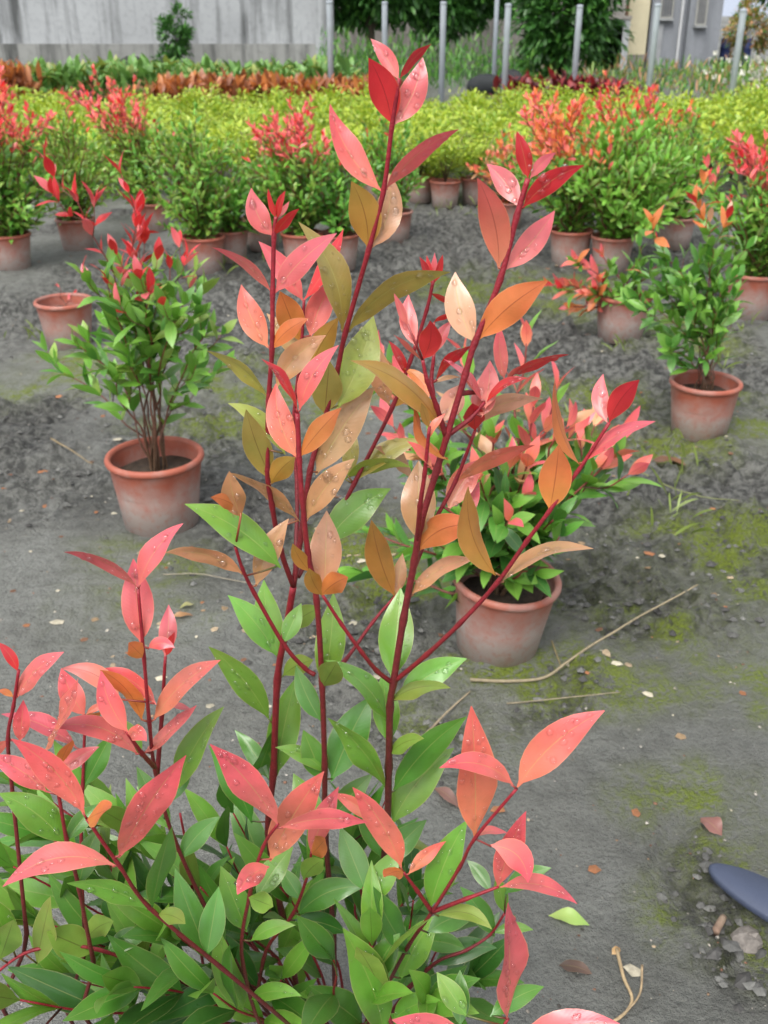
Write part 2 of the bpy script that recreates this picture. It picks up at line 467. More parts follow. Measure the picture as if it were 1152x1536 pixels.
_FACES = {}
def _faces(nl, nw, under):
    k = (nl, nw, under)
    if k not in _FACES:
        w = nw + 1
        i, j = np.meshgrid(np.arange(nl), np.arange(nw), indexing='ij')
        q = np.stack([i * w + j, i * w + j + 1, (i + 1) * w + j + 1, (i + 1) * w + j], -1).reshape(-1, 4)
        _FACES[k] = q[:, ::-1].copy() if under else q
    return _FACES[k]
def cross(a, b):
    return np.stack([a[..., 1] * b[..., 2] - a[..., 2] * b[..., 1], a[..., 2] * b[..., 0] - a[..., 0] * b[..., 2], a[..., 0] * b[..., 1] - a[..., 1] * b[..., 0]], -1)
def unit(v):
    return v / (np.sqrt((v * v).sum(-1, keepdims=True)) + 1e-12)
_TS = {}
def leaf_blade(mb, base, tip, arc, toward, roll, width, fold=0.25, lift=0.05, under=False, c0=(.2, .2, .1), c1=None, nl=12, nw=6, wave=0.0, rng=None, drops=None):
    """a blade from base to tip; `toward` is the side the blade shows, roll turns it about its midrib"""
    base, tip, arc, toward = np.asarray(base, float), np.asarray(tip, float), np.asarray(arc, float), np.asarray(toward, float)
    c0 = np.asarray(c0); c1 = c0 if c1 is None else np.asarray(c1)
    L = math.sqrt(((tip - base) ** 2).sum())
    ctrl = (base + tip) / 2 + 2 * arc
    if nl not in _TS:
        t_ = np.linspace(0, 1, nl + 1)
        _TS[nl] = np.interp(t_, [0, .2, .8, 1], [0, .15, .84, 1]) if nl >= 8 else t_
    ph = rng.random() * 6.28 if rng else 0
    sgn = -1.0 if under else 1.0
    def surf(t, u):
        """points and frames at matching arrays t, u (n,)"""
        t_ = t[:, None]; u_ = u[:, None]
        C = (1 - t_) ** 2 * base + 2 * t_ * (1 - t_) * ctrl + t_ * t_ * tip
        T = unit(2 * (1 - t_) * (ctrl - base) + 2 * t_ * (tip - ctrl))
        S = unit(cross(T, np.broadcast_to(toward, T.shape))); N = cross(S, T)
        S2 = S * math.cos(roll) + N * math.sin(roll)
        N2 = cross(S2, T) * sgn
        hw = width * 0.5 * np.interp(t, PT, PF)
        fo = fold * (0.55 + 0.45 * np.sin(math.pi * np.minimum(1, t * 1.1)))
        h = np.abs(u) * np.sin(fo) * hw + lift * L * 2.4 * t * (1 - t) - 0.12 * hw * u * u
        h = h + wave * hw * np.sin(t * 9 + ph + np.where(u > 0, 1.7, 0)) * u * u
        return C + S2 * (u * hw * np.cos(fo))[:, None] + N2 * h[:, None], T, S2, N2
    ts = np.repeat(_TS[nl], nw + 1); us = np.tile(np.linspace(-1, 1, nw + 1), nl + 1)
    P, _, _, _ = surf(ts, us)
    k = (ts * ts * (3 - 2 * ts))[:, None]
    mb.add(P, _faces(nl, nw, under), c0 * (1 - k) + c1 * k, np.stack([us, ts], 1))
    if drops:
        dm, count, rmin, rmax = drops
        for _ in range(count):
            t = rng.uniform(0.12, 0.9); u = rng.uniform(-0.8, 0.8)
            r = rmin + (rmax - rmin) * rng.random() ** 2.6
            Q, TT, _, _ = surf(np.array([t, t, t]), np.array([u, u + .05, u - .05]))
            p, T = Q[0], TT[0]
            n = nrm(np.cross(nrm(Q[1] - Q[2]), T)) * sgn
            a = nrm(np.cross(n, T)); b = np.cross(n, a)
            el = rng.uniform(1.0, 1.45); hh = rng.uniform(0.55, 0.8)
            ring = 9
            vv, ff = [], []
            for q, (rr, zz) in enumerate(((1.0, -0.06), (0.86, 0.45), (0.5, 0.86))):
                for k in range(ring):
                    w_ = 2 * math.pi * k / ring
                    vv.append(p + (a * math.cos(w_) * rr + b * math.sin(w_) * rr * el) * r + n * zz * r * hh)
            vv.append(p + n * r * hh)
            for q in range(2):
                for k in range(ring):
                    ff.append((q * ring + k, q * ring + (k + 1) % ring, (q + 1) * ring + (k + 1) % ring, (q + 1) * ring + k))
            for k in range(ring): ff.append((2 * ring + k, 2 * ring + (k + 1) % ring, 3 * ring))
            # keep outward winding
            e1, e2 = vv[1] - vv[0], vv[ring] - vv[0]
            if np.dot(np.cross(e1, e2), vv[0] - p) < 0: ff = [f[::-1] for f in ff]
            dm.add(vv, ff)

# ================================================================== GROUND
rng = random.Random(7)
nrg = np.random.default_rng(7)

def smooth(x, a, b):
    t = np.clip((x - a) / (b - a), 0, 1)
    return t * t * (3 - 2 * t)

MOSS = [(1070, 915, .40), (1000, 900, .2), (1090, 990, .18), (960, 1000, .2), (1110, 860, .35), (800, 435, .5), (1000, 500, .35), (30, 585, .22), (110, 560, .3), (1120, 1290, .16), (980, 640, .35),
        (760, 1060, .25), (560, 860, .3), (400, 600, .5), (850, 620, .4), (200, 880, .25), (860, 900, .3), (1130, 640, .3), (700, 430, .4)]
GRIT = [(1050, 730, .55), (900, 900, .28), (960, 780, .4), (1000, 560, .6), (800, 500, .8), (420, 480, .8), (640, 400, 1.2), (330, 650, .5), (150, 450, .8), (1130, 1390, .13),
        (420, 800, .35), (820, 1060, .12), (560, 950, .3), (640, 1080, .15), (980, 920, .2), (1100, 820, .3), (720, 350, 1.2), (450, 430, .9)]
_SPOT = {}
def blobs(x, y, spots, s):
    m = np.zeros_like(x)
    if s not in _SPOT: _SPOT[s] = [(*ground_at(px, py)[:2], r) for (px, py, r) in spots]
    wx = x + (fbm(x * 3, y * 3, 3, s) - .5) * .3
    wy = y + (fbm(x * 3 + 40, y * 3, 3, s) - .5) * .3
    for (sx, sy, r) in _SPOT[s]:
        m = np.maximum(m, 1 - smooth(np.hypot(wx - sx, (wy - sy) * .8), r * .25, r * 1.1))
    return m
def ground_masks(x, y):
    x = np.asarray(x, float); y = np.asarray(y, float)
    grit = blobs(x, y, GRIT, 5)
    grit = np.maximum(grit, smooth(fbm(x * 1.6 + 3, y * 1.6, 4, 9), .46, .60) * smooth(y, 1.7, 2.8) * .95)
    moss = blobs(x, y, MOSS, 31) * (0.15 + 0.85 * smooth(fbm(x * 6, y * 6, 5, 77), .40, .58))
    damp = smooth(fbm(x * 1.7 + 9, y * 1.7, 4, 3), .48, .68)
    return moss, damp, grit
def ground_h(x, y):
    x = np.asarray(x, float); y = np.asarray(y, float)
    _, _, grit = ground_masks(x, y)
    near = 1 - smooth(np.hypot(x, y), 9, 14)
    h = (fbm(x * 1.1, y * 1.1, 3, 21) - .5) * .035 + (fbm(x * 7, y * 7, 4, 23) - .5) * .012
    clod = np.abs(fbm(x * 9 + 5, y * 9, 4, 51) - .5) * 2
    lump = smooth(fbm(x * 14, y * 14, 3, 61), .5, .72)
    fine = smooth(fbm(x * 33, y * 33, 3, 71), .42, .7)
    h = h + grit * (lump * .040 + clod * .032 + fine * .016 - .022) + (1 - grit) * fine * .002
    return h * near

def axis(a, b, step, far, n):
    core = np.arange(a, b + 1e-6, step)
    k = np.linspace(0, 1, n + 1)[1:] ** 3
    hi = b + step * np.arange(1, n + 1) + (far - b) * k
    lo = a - step * np.arange(1, n + 1) - (far + a if False else far) * k
    return np.concatenate([lo[::-1], core, hi])
gx = axis(-2.2, 2.2, .02, 500, 60)
gy = np.concatenate([[-60, -20, -8, -3, -1, 0.0], np.arange(.4, 4.6, .018), np.arange(4.6, 9, .05), 9 + np.cumsum(np.geomspace(.06, 70, 50))])
GX, GY = np.meshgrid(gx, gy)
gz = ground_h(GX.ravel(), GY.ravel())
mo, da, gr = ground_masks(GX.ravel(), GY.ravel())
nx, ny = len(gx), len(gy)
idx = np.arange(nx * ny).reshape(ny, nx)
quads = np.stack([idx[:-1, :-1], idx[:-1, 1:], idx[1:, 1:], idx[1:, :-1]], -1).reshape(-1, 4)
me = bpy.data.meshes.new("ground")
me.vertices.add(nx * ny); me.loops.add(len(quads) * 4); me.polygons.add(len(quads))
me.vertices.foreach_set("co", np.stack([GX.ravel(), GY.ravel(), gz], 1).astype(np.float32).ravel())
me.loops.foreach_set("vertex_index", quads.astype(np.int32).ravel())
me.polygons.foreach_set("loop_start", np.arange(0, len(quads) * 4, 4, dtype=np.int32))
me.polygons.foreach_set("use_smooth", np.ones(len(quads), bool))
me.update(calc_edges=True)
ca = me.color_attributes.new("Col", 'FLOAT_COLOR', 'POINT')
ca.data.foreach_set("color", np.stack([mo, da, gr, np.ones_like(mo)], 1).astype(np.float32).ravel())
me.materials.append(M_GROUND)
tag(link("ground", me), "wet grey mud ground with moss patches and rough soil", "ground", kind="structure")

# ================================================================== BACKGROUND
# --- stained concrete boundary wall
WY = 22.0
wall = empty("concrete_wall", (-8, WY, 0))
tag(wall, "long pale concrete boundary wall streaked with dark stains behind the plant rows", "wall")
def part_box(name, parent, lo, hi, mat, col=(1, 1, 1)):
    o = np.array(parent.location)
    mb = MB(); box(mb, np.array(lo) - o, np.array(hi) - o, col)
    return link(name, mb.mesh(name, mat, False), parent)
part_box("wall_slab", wall, (-30, WY, -.3), (-1.35, WY + .3, 3.2), M_WALL)
part_box("plinth", wall, (-30, WY - .12, -.3), (-1.35, WY - .003, .66), M_PLINTH)
part_box("pilaster", wall, (-1.35, WY - .16, -.3), (-1.0, WY + .35, 3.3), M_WALL)
w2 = empty("shaded_wall", (2, 26, 0))
tag(w2, "shaded grey wall half hidden behind the dark overhanging trees", "wall")
part_box("wall_slab", w2, (-1.2, 26, -.3), (5.6, 26.3, 3.0), M_WALL_DARK)
part_box("coping", w2, (-1.2, 25.95, 3.003), (5.6, 26.35, 3.12), M_WALL)

# --- grey house with two barred windows
hs_ = empty("grey_house", (7.3, 27, 0))
tag(hs_, "grey rendered concrete house with two barred windows beside the cream building", "house")
def px_x(px, Y, h=1.0):
    return at(px, 20, Y)[0]
HX0, HX1 = px_x(977, 27), px_x(1078, 27)
hm = HX0 + (HX1 - HX0) * .52
part_box("wall", hs_, (HX0, 27.0, -.3), (hm, 33, 3.6), M_HOUSE)
part_box("wing_wall", hs_, (hm, 26.7, -.3), (HX1, 32, 3.3), M_HOUSE)
part_box("roof", hs_, (hm - .05, 26.4, 3.303), (HX1 + .12, 32.4, 3.42), M_WALL_DARK)
for (x0, x1, z0, y) in ((px_x(991, 27), px_x(1007, 27), 1.12, 27.0), (px_x(1045, 26.7), px_x(1058, 26.7), .97, 26.7)):
    w = part_box("window", hs_, (x0, y - .03, z0), (x1, y - .004, z0 + .75), M_PLAIN, lin((84, 88, 96)))
    o = np.array(hs_.location)
    fr = MB()
    for a, b in (((x0 - .03, z0 - .03), (x0 + .01, z0 + .78)), ((x1 - .01, z0 - .03), (x1 + .03, z0 + .78)), ((x0 + .013, z0 - .03), (x1 - .013, z0 + .01)), ((x0 + .013, z0 + .74), (x1 - .013, z0 + .78))):
        box(fr, np.array((a[0], y - .06, a[1])) - o, np.array((b[0], y - .032, b[1])) - o, lin((158, 158, 152)))
    link("frame", fr.mesh("frame", M_PLAIN, False), w)
    for k in range(1, 4):
        bmb = MB(); xx = x0 + (x1 - x0) * k / 4
        box(bmb, np.array((xx - .008, y - .055, z0 + .012)) - o, np.array((xx + .008, y - .036, z0 + .738)) - o, lin((150, 150, 146)))
        link("bar", bmb.mesh("bar", M_PLAIN, False), w)
    part_box("sill", hs_, (x0 - .05, y - .12, z0 - .075), (x1 + .05, y - .002, z0 - .033), M_WALL)
part_box("door", hs_, (px_x(984, 27), 26.96, 0), (px_x(997, 27), 26.998, .98), M_PLAIN, lin((150, 153, 156)))
part_box("downpipe", hs_, (px_x(1019, 26.9) - .03, 26.62, 0), (px_x(1019, 26.9) + .02, 26.68, 3.0), M_PLAIN, lin((190, 192, 194)))
# cream building
cb = empty("cream_building", (6.0, 26.8, 0))
tag(cb, "cream painted building with brown downpipe between tree and grey house", "building")
CX0, CX1 = px_x(938, 26.8), px_x(974, 26.8)
part_box("wall", cb, (CX0, 26.8, .3), (CX1, 31, 5), M_CREAM)
part_box("base_course", cb, (CX0, 26.81, -.3), (CX1, 31, .297), M_WALL_DARK)
part_box("downpipe", cb, (px_x(941, 26.7) - .03, 26.7, .9), (px_x(941, 26.7) + .03, 26.77, 4.8), M_PLAIN, lin((120, 88, 66)))
part_box("roof", cb, (CX0 - .1, 26.6, 5.003), (CX1 + .1, 31.2, 5.15), M_WALL_DARK)
sw = empty("garden_wall", (5.6, 26, 0))
tag(sw, "short weathered concrete garden wall in front of the cream building", "wall")
part_box("wall_slab", sw, (px_x(890, 26), 26.0, -.2), (px_x(947, 26), 26.2, 1.08), M_WALL)
part_box("coping", sw, (px_x(890, 26) - .02, 25.97, 1.083), (px_x(947, 26) + .02, 26.23, 1.15), M_WALL_DARK)

# --- hill far off behind the house
mb = MB()
n = 60
for_v, for_f = [], []
for i in range(n + 1):
    x = -900 + 1800 * i / n
    h = 14 + 26 * math.exp(-((x - 330) / 170) ** 2) + 6 * math.sin(x / 60) + 3 * math.sin(x / 23)
    for (yy, zz) in ((560, -2), (600, h * .55), (660, h), (760, h * .5)):
        for_v.append((x, yy, zz))
for i in range(n):
    for k in range(3):
        a = i * 4 + k
        for_f.append((a, a + 4, a + 5, a + 1))
mb.add(for_v, for_f, lin((150, 158, 172)))
tag(link("hills", mb.mesh("hills", M_PLAIN)), "low grey hill far behind the houses", "hill", kind="structure")

# --- fence posts
POSTS = [(495, 13.2, 2), (577, 14.2, 3), (664, 13.2, 3), (743, 17.5, -8), (760, 12.6, 6), (866, 13.0, 8), (981, 12.0, 6), (1109, 11.8, 14)]
for (px, Y, top) in POSTS:
    g = at(px, 60, Y)
    base = empty("fence_post", (g[0], Y, 0))
    tag(base, "slim grey galvanised fence post standing behind the golden shrubs", "fence post", "grey fence posts along the nursery edge")
    h = at(px, top, Y)[2]
    mb = MB()
    lathe(mb, [(0.0, -.2), (.036, -.2), (.036, h - .004)], 16, lin((166, 174, 182)))
    link("pole", mb.mesh("pole", M_METAL), base)
    mb = MB()
    lathe(mb, [(.037, h - .03), (.0385, h - .028), (.0385, h - .003), (.03, h + .006), (0, h + .009)], 16, lin((150, 158, 166)))
    link("cap", mb.mesh("cap", M_METAL), base)

# ------------------------------------------------------------------ foliage made of many small leaves
def leaf_cloud(n, sample, size, keys, rng, nl=3, nw=2, droop=0.2, ratio=.42, out_dir=None):
    """n small blades at sample() -> (pos, outward dir)"""
    mb = MB()
    for _ in range(n):
        p, d = sample()
        d = nrm(np.asarray(d) + np.array([rng.gauss(0, .45), rng.gauss(0, .45), rng.gauss(0, .4) - droop]))
        L = size * rng.uniform(.7, 1.25)
        k = keys[rng.randrange(len(keys))]
        a, b = PALL[k]
        f = rng.uniform(.8, 1.15)
        up = nrm(np.array([rng.gauss(0, .4), rng.gauss(0, .4), 1.0]))
        leaf_blade(mb, p, np.asarray(p) + d * L, (0, 0, 0), up, 0, L * ratio, .3, .06, False, a * f, b * f, nl, nw)
    return mb

def tree(name, label, px, Y, crowns, n, size, keys, seed, trunk_r=.12, group=None):
    rg = random.Random(seed)
    g = at(px, 60, Y)
    root = empty(name, (g[0], Y, 0))
    tag(root, label, "tree" if "tree" in name else "bush", group)
    tot = sum(c[3] * c[4] * c[5] for c in crowns)
    cr = MB()
    mb_all = []
    for (cx, cy, cz, rx, ry, rz) in crowns:
        cnt = int(n * rx * ry * rz / tot)
        clumps = []
        for _ in range(max(8, cnt // 55)):
            v = nrm(np.array([rg.gauss(0, 1) for _ in range(3)])) * rg.uniform(.55, 1.0)
            clumps.append(np.array([cx, cy, cz]) + v * np.array([rx, ry, rz]))
        def sample():
            c = clumps[rg.randrange(len(clumps))]
            q = nrm(np.array([rg.gauss(0, 1) for _ in range(3)])) * (rg.random() ** .5) * .30 * (rx * ry * rz) ** (1 / 3)
            p = c + q
            return p, nrm(p - np.array([cx, cy, cz])) * .6 + nrm(q) * .6
        m = leaf_cloud(cnt, sample, size, keys, rg)
        cr.v += m.v; cr.c += m.c; cr.uv += m.uv
        cr.f += [f + cr.n for f in m.f]; cr.n += m.n
    o = link("crown", cr.mesh("crown", M_FOLIAGE, True), root)
    o["kind"] = "stuff"
    tb = MB()
    top = crowns[0]
    pts = spline([(0, 0, -.1), (rg.uniform(-.1, .1), 0, top[2] * .4), (top[0] * .6, top[1], top[2])], 5)
    tube(tb, pts, trunk_r, trunk_r * .4, 9, lin((84, 74, 62)))
    for _ in range(7):
        c = crowns[rg.randrange(len(crowns))]
        s = pts[rg.randrange(3, len(pts))]
        e = np.array(c[:3]) + np.array([rg.uniform(-.7, .7) * c[3], rg.uniform(-.7, .7) * c[4], rg.uniform(-.5, .7) * c[5]])
        tube(tb, spline([s, (s + e) / 2 + np.array([0, 0, .15]), e], 4), trunk_r * .4, trunk_r * .08, 6, lin((84, 74, 62)))
    link("trunk", tb.mesh("trunk", M_WOOD), root)
    return root

tree("dark_tree", "dense dark green tree overhanging the shaded wall next to the pale wall corner", 560, 23.0,
     [(0, 0, 2.2, 1.1, .9, 1.35), (-.55, .2, 1.5, .6, .5, .75), (.7, .2, 1.9, .7, .6, .95)], 9000, .19, 'DDDDM', 1)
tree("dark_tree", "dark green tree with hanging branches in the middle of the shaded wall", 660, 23.6,
     [(0, 0, 2.1, 1.15, .9, 1.35), (.4, -.2, 1.4, .6, .5, .6), (1.0, .1, 2.2, .8, .6, 1.1)], 9000, .19, 'DDMDD', 2)
tree("rounded_tree", "big rounded dark green tree reaching down to the ground beside the cream building", 850, 19.5,
     [(0, 0, 1.6, 1.0, .9, 1.35), (-.15, -.2, .9, .75, .7, .8), (.2, 0, 2.4, .9, .8, 1.0)], 11000, .17, 'DDDDM', 3)
tree("dark_tree", "dark tree hanging over the blue drums beside the grey house", 1185, 22.0,
     [(0, 0, 2.2, 1.0, .9, .95), (-.45, 0, 1.7, .35, .5, .4), (-.2, 0, 2.9, .9, .8, .6)], 4500, .16, 'DDDM', 4)
tree("brown_bush", "brownish olive bush between the grey house and the dark tree", 1118, 25.0, [(0, 0, .85, .5, .5, .6)], 1400, .12, 'VMTV', 5, .04)
tree("wall_bush", "small upright dark green bush growing at the foot of the concrete wall", 263, 20.8, [(0, 0, .75, .33, .3, .5), (.1, 0, 1.1, .2, .2, .3), (-.15, 0, .45, .3, .3, .3)], 1600, .11, 'DDMD', 6, .03)

# weeds under the trees: grass and creepers nobody could count
def weed_strip(name, label, x0, x1, y0, y1, h0, h1, n, keys, seed, size, flowers=0):
    rg = random.Random(seed)
    def sample():
        x, y = rg.uniform(x0, x1), rg.uniform(y0, y1)
        hh = h0 + (h1 - h0) * (.5 + .5 * math.sin(x * 2.1 + seed) * math.sin(y * 1.7 + x))
        return (x, y, rg.uniform(0, hh)), (0, -.1, .9)
    mb = leaf_cloud(n, sample, size, keys, rg, 3, 1, 0, .16)
    o = link(name, mb.mesh(name, M_FOLIAGE), None)
    tag(o, label, "weeds", kind="stuff")
    if flowers:
        fb = MB()
        for _ in range(flowers):
            x, y = rg.uniform(x0, x1), rg.uniform(y0, y1)
            z = rg.uniform(.3, .66)
            s = rg.uniform(.015, .04)
            for k in range(3):
                a = rg.uniform(0, 3.14)
                d = np.array([math.cos(a), math.sin(a), rg.uniform(-.3, .3)]) * s
                e = np.array([-math.sin(a) * .4, math.cos(a) * .4, .9]) * s
                c = np.array([x, y, z])
                fb.add([c - d - e, c + d - e, c + d + e, c - d + e], [(0, 1, 2, 3)], lin((225, 224, 212)))
        q = link("flowers", fb.mesh("flowers", M_PLAIN, False), o)
        q["kind"] = "stuff"
weed_strip("creeper_bank", "green creeping weeds at the foot of the shaded wall", -1.2, 2.6, 18.5, 22.5, .3, .95, 2600, 'MMDMG', 41, .17)
weed_strip("grass_bank", "rough green and straw grass bank beneath the rounded tree", 2.4, 10.0, 15.5, 24, .1, .42, 3600, 'MLTMLD', 42, .17)
weed_strip("flowering_weeds", "tall weeds dotted with small white flowers in front of the grey house", 4.9, 8.2, 14.2, 17, .3, .75, 2300, 'LMLTM', 43, .15, 300)
weed_strip("wall_grass", "thin weeds along the base of the pale concrete wall", -11, -1, 19.4, 21.6, .1, .3, 1500, 'MLMD', 44, .14)

# dark stones and tyre below the trees, blue drums, tarpaulin
def rock(name, label, px, Y, r, col, seed, z=None):
    rg = random.Random(seed)
    g = at(px, 60, Y)
    mb = MB()
    n, m = 14, 8
    verts, faces = [], []
    for i in range(m + 1):
        th = math.pi * i / m
        for j in range(n):
            ph = 2 * math.pi * j / n
            k = 1 + .22 * math.sin(3 * ph + seed) * math.sin(th) + rg.uniform(-.08, .08)
            verts.append((r[0] * k * math.sin(th) * math.cos(ph), r[1] * k * math.sin(th) * math.sin(ph), r[2] * k * math.cos(th) + r[2] * .6))
    for i in range(m):
        for j in range(n):
            faces.append((i * n + j, (i + 1) * n + j, (i + 1) * n + (j + 1) % n, i * n + (j + 1) % n))
    mb.add(verts, faces, lin(col))
    o = link(name, mb.mesh(name, M_WALL_DARK if False else M_DEBRIS), None, (g[0], Y, 0 if z is None else z))
    tag(o, label, name.replace('_', ' ').split()[-1])
rock("dark_stone", "dark rounded stone lying at the foot of the pale wall", 197, 20.6, (.28, .22, .3), (48, 48, 48), 3)
rock("dark_stone", "low black stone in the weeds under the dark trees", 733, 16.5, (.26, .2, .16), (40, 44, 46), 4, .12)
rock("dark_stone", "small black stone beside the rounded tree's shade", 772, 15.8, (.20, .18, .22), (44, 46, 48), 5, .12)
for (px, Y, lab) in ((1090, 27.5, "blue plastic drum against the corner of the grey house"), (1121, 27.0, "blue plastic drum standing under the dark tree")):
    g = at(px, 60, Y)
    root = empty("blue_drum", (g[0], Y, 0)); root.scale = (.62, .62, .8)
    tag(root, lab, "drum", "blue drums beside the grey house")
    mb = MB()
    lathe(mb, [(0, 0), (.20, 0), (.215, .03), (.21, .26), (.222, .28), (.21, .30), (.21, .52), (.222, .54), (.21, .56), (.205, .78), (.17, .82)], 24, lin((24, 36, 78)))
    link("barrel", mb.mesh("barrel", M_PLAIN), root)
    mb = MB()
    lathe(mb, [(.17, .82), (.15, .815), (0, .815)], 24, lin((34, 52, 110)))
    link("lid", mb.mesh("lid", M_PLAIN), root)

# ================================================================== LOW SHRUB ROWS
def copy_tree(o, parent=None):
    c = o.copy(); COL.objects.link(c)
    c.parent = parent
    for ch in o.children: copy_tree(ch, c)
    return c

def pot_parts(root, s, soil=True, hh=.19, sparse=False):
    """terracotta-coloured nursery pot: wall with rim, soil inside"""
    R0, R1 = .088 * s, .108 * s
    h = hh * s
    mb = MB()
    prof = [(0, .001), (R0 * .9, .001), (R0, .006), (R0 + (R1 - R0) * .5, h * .5), (R1, h - .018 * s), (R1 + .001 * s, h - .016 * s)]
    inn = [(R1 - .005 * s, h - .006 * s), (R1 - .007 * s, h - .03 * s), (R0 + (R1 - R0) * .55, h * .55), (R0 * .9, h * .35)]
    lathe(mb, prof, 44, (1, 1, 1), .006, rng)
    mbw = mb
    lathe(mbw, inn, 44)
    p = link("pot", mbw.mesh("pot", M_POT), root)
    rb = MB()
    rp = []
    for k in range(11):
        a = math.pi * (-0.55 + 1.6 * k / 10)
        rp.append((R1 + .0005 * s + .0075 * s * math.cos(a), h - .009 * s + .009 * s * math.sin(a)))
    lathe(rb, rp, 44)
    link("rim", rb.mesh("rim", M_POT), p)
    sb = MB()
    n = 26
    vs, fs = [], []
    zs = h * .74
    for i in range(7):
        for j in range(n):
            w = 2 * math.pi * j / n
            r = (R1 * .93) * i / 6
            z = zs + rng.uniform(-.004, .004) + (.012 * s * (1 - i / 6))
            vs.append((r * math.cos(w), r * math.sin(w), z))
    for i in range(6):
        for j in range(n):
            fs.append((i * n + j, (i + 1) * n + j, (i + 1) * n + (j + 1) % n, i * n + (j + 1) % n))
    sb.add(vs, fs, lin((70, 58, 48)))
    so = link("soil", sb.mesh("soil", M_SOIL), root)
    return h, zs

def golden_mesh(seed, h, r, n):
    rg = random.Random(seed)
    plumes = []
    for _ in range(26):
        a = rg.uniform(0, 6.283); q = rg.random() ** .6
        e = np.array([math.cos(a) * r * q, math.sin(a) * r * q, h * (1 - .45 * q * q) * rg.uniform(.8, 1.1)])
        plumes.append((np.array([e[0] * .25, e[1] * .25, h * .25]), e))
    def sample():
        b, e = plumes[rg.randrange(len(plumes))]
        t = rg.random() ** .6
        p = b + (e - b) * t + np.array([rg.gauss(0, .035), rg.gauss(0, .035), rg.gauss(0, .025)])
        d = nrm(e - b) * .5 + nrm(np.array([e[0], e[1], .02])) * .5
        return p, d
    return leaf_cloud(n, sample, .052, 'AAAABB', rg, 2, 2, .1, .46).mesh("foliage", M_FOLIAGE)
GOLD = [golden_mesh(100 + k, .42 + .05 * (k % 3), .33, 760) for k in range(5)]
gold_stem = MB()
for k in range(6):
    a = k * 1.05
    tube(gold_stem, [(0, 0, 0), (math.cos(a) * .04, math.sin(a) * .04, .12), (math.cos(a) * .13, math.sin(a) * .13, .3)], .006, .002, 5, lin((110, 96, 70)))
GSTEM = gold_stem.mesh("stems", M_STEM)
pot_proto = empty("pot_proto", (0, 0, 0))
ph_, pz_ = pot_parts(pot_proto, 1.0)
PROTO_PARTS = list(pot_proto.children)
def add_pot_copy(root, s):
    for ch in PROTO_PARTS:
        c = copy_tree(ch, root); c.scale = (s, s, s)

def golden(x, y, k, s, pot, label, group, lift=.12):
    root = empty("golden_shrub", (x, y, 0))
    tag(root, label, "shrub", group)
    root.rotation_euler.z = rng.uniform(0, 6.28)
    if pot: add_pot_copy(root, .95)
    f = link("foliage", GOLD[k % 5], root, (0, 0, lift)); f["kind"] = "stuff"; f.scale = (s, s, s * rng.uniform(.68, .95))
    link("stem", GSTEM, root, (0, 0, lift))
    return root
row = 0
y = 7.55
while y < 12.0:
    half = 5.9 * (y / 12.0) + .7
    x = -half + (row % 2) * .24
    while x < half:
        golden(x + rng.uniform(-.08, .08), y + rng.uniform(-.08, .08), rng.randrange(5), rng.uniform(.88, 1.15), False,
               "yellow-green golden shrub in the dense rows behind the red-tipped plants", "golden shrubs in dense rows", rng.uniform(.03, .10))
        x += .47
    y += .46
    row += 1
FRONT = [(629, 303), (667, 311), (712, 306), (565, 300), (470, 305), (390, 300), (770, 300)]
for (px, py) in FRONT:
    g = ground_at(px, py)
    golden(g[0], g[1], rng.randrange(5), .85, True, "yellow-green golden shrub in a terracotta pot at the front edge of the golden rows", "golden shrubs in front-row pots", .17)

def spiky_mesh(seed, keys, h, r, n, ratio=.2):
    rg = random.Random(seed)
    mb = MB()
    for _ in range(n):
        a = rg.uniform(0, 6.283); e = rg.uniform(.25, 1.3)
        d = np.array([math.cos(a) * math.cos(e), math.sin(a) * math.cos(e), math.sin(e)])
        L = h * rg.uniform(.22, .45)
        b = np.array([rg.gauss(0, r * .5), rg.gauss(0, r * .5), rg.uniform(.1, .75) * h])
        k = keys[rg.randrange(len(keys))]
        c0, c1 = CROT[k]
        f = rg.uniform(.75, 1.2)
        leaf_blade(mb, b, b + d * L, (0, 0, L * .06), nrm(np.array([0, 0, 1.0]) + np.array([rg.gauss(0, .2), rg.gauss(0, .2), 0])), 0, L * ratio, .3, .08, False, c0 * f, c1 * f, 4, 2)
    return mb.mesh("foliage", M_FOLIAGE)
CROT = {'o': (lin((178, 102, 50)), lin((206, 134, 74))), 'b': (lin((124, 74, 48)), lin((158, 98, 62))), 'r': (lin((116, 30, 34)), lin((150, 44, 44))),
        'd': (lin((70, 24, 30)), lin((100, 30, 36))), 'g': (lin((84, 128, 56)), lin((112, 154, 76))), 'y': (lin((120, 140, 60)), lin((150, 160, 80)))}
def spiky(name, label, cat, group, px, Y, mesh, s):
    g = at(px, 60, Y)
    root = empty(name, (g[0] , Y, 0))
    tag(root, label, cat, group)
    f = link("foliage", mesh, root); f.scale = (s, s, s); f.rotation_euler.z = rng.uniform(0, 6.28); f["kind"] = "stuff"
    mb = MB(); tube(mb, [(0, 0, -.02), (.01, 0, .12), (0, .01, .25)], .012, .008, 6, lin((90, 76, 60)))
    link("stem", mb.mesh("stem", M_STEM), root)
CM = [spiky_mesh(200 + k, 'oobbob', .5, .26, 190, .3) for k in range(3)]
RM = [spiky_mesh(210 + k, 'rrdrd', .5, .26, 190, .36) for k in range(3)]
GM = [spiky_mesh(220 + k, 'ggyg', .5, .26, 170, .34) for k in range(3)]
for i in range(22):
    px = 235 + i * 16 + rng.uniform(-5, 5)
    spiky("croton_shrub", "low coppery orange croton shrub in the thin row behind the golden shrubs", "shrub", "coppery croton row", px, 12.7 + rng.uniform(-.2, .2), CM[i % 3], rng.uniform(1.0, 1.2))
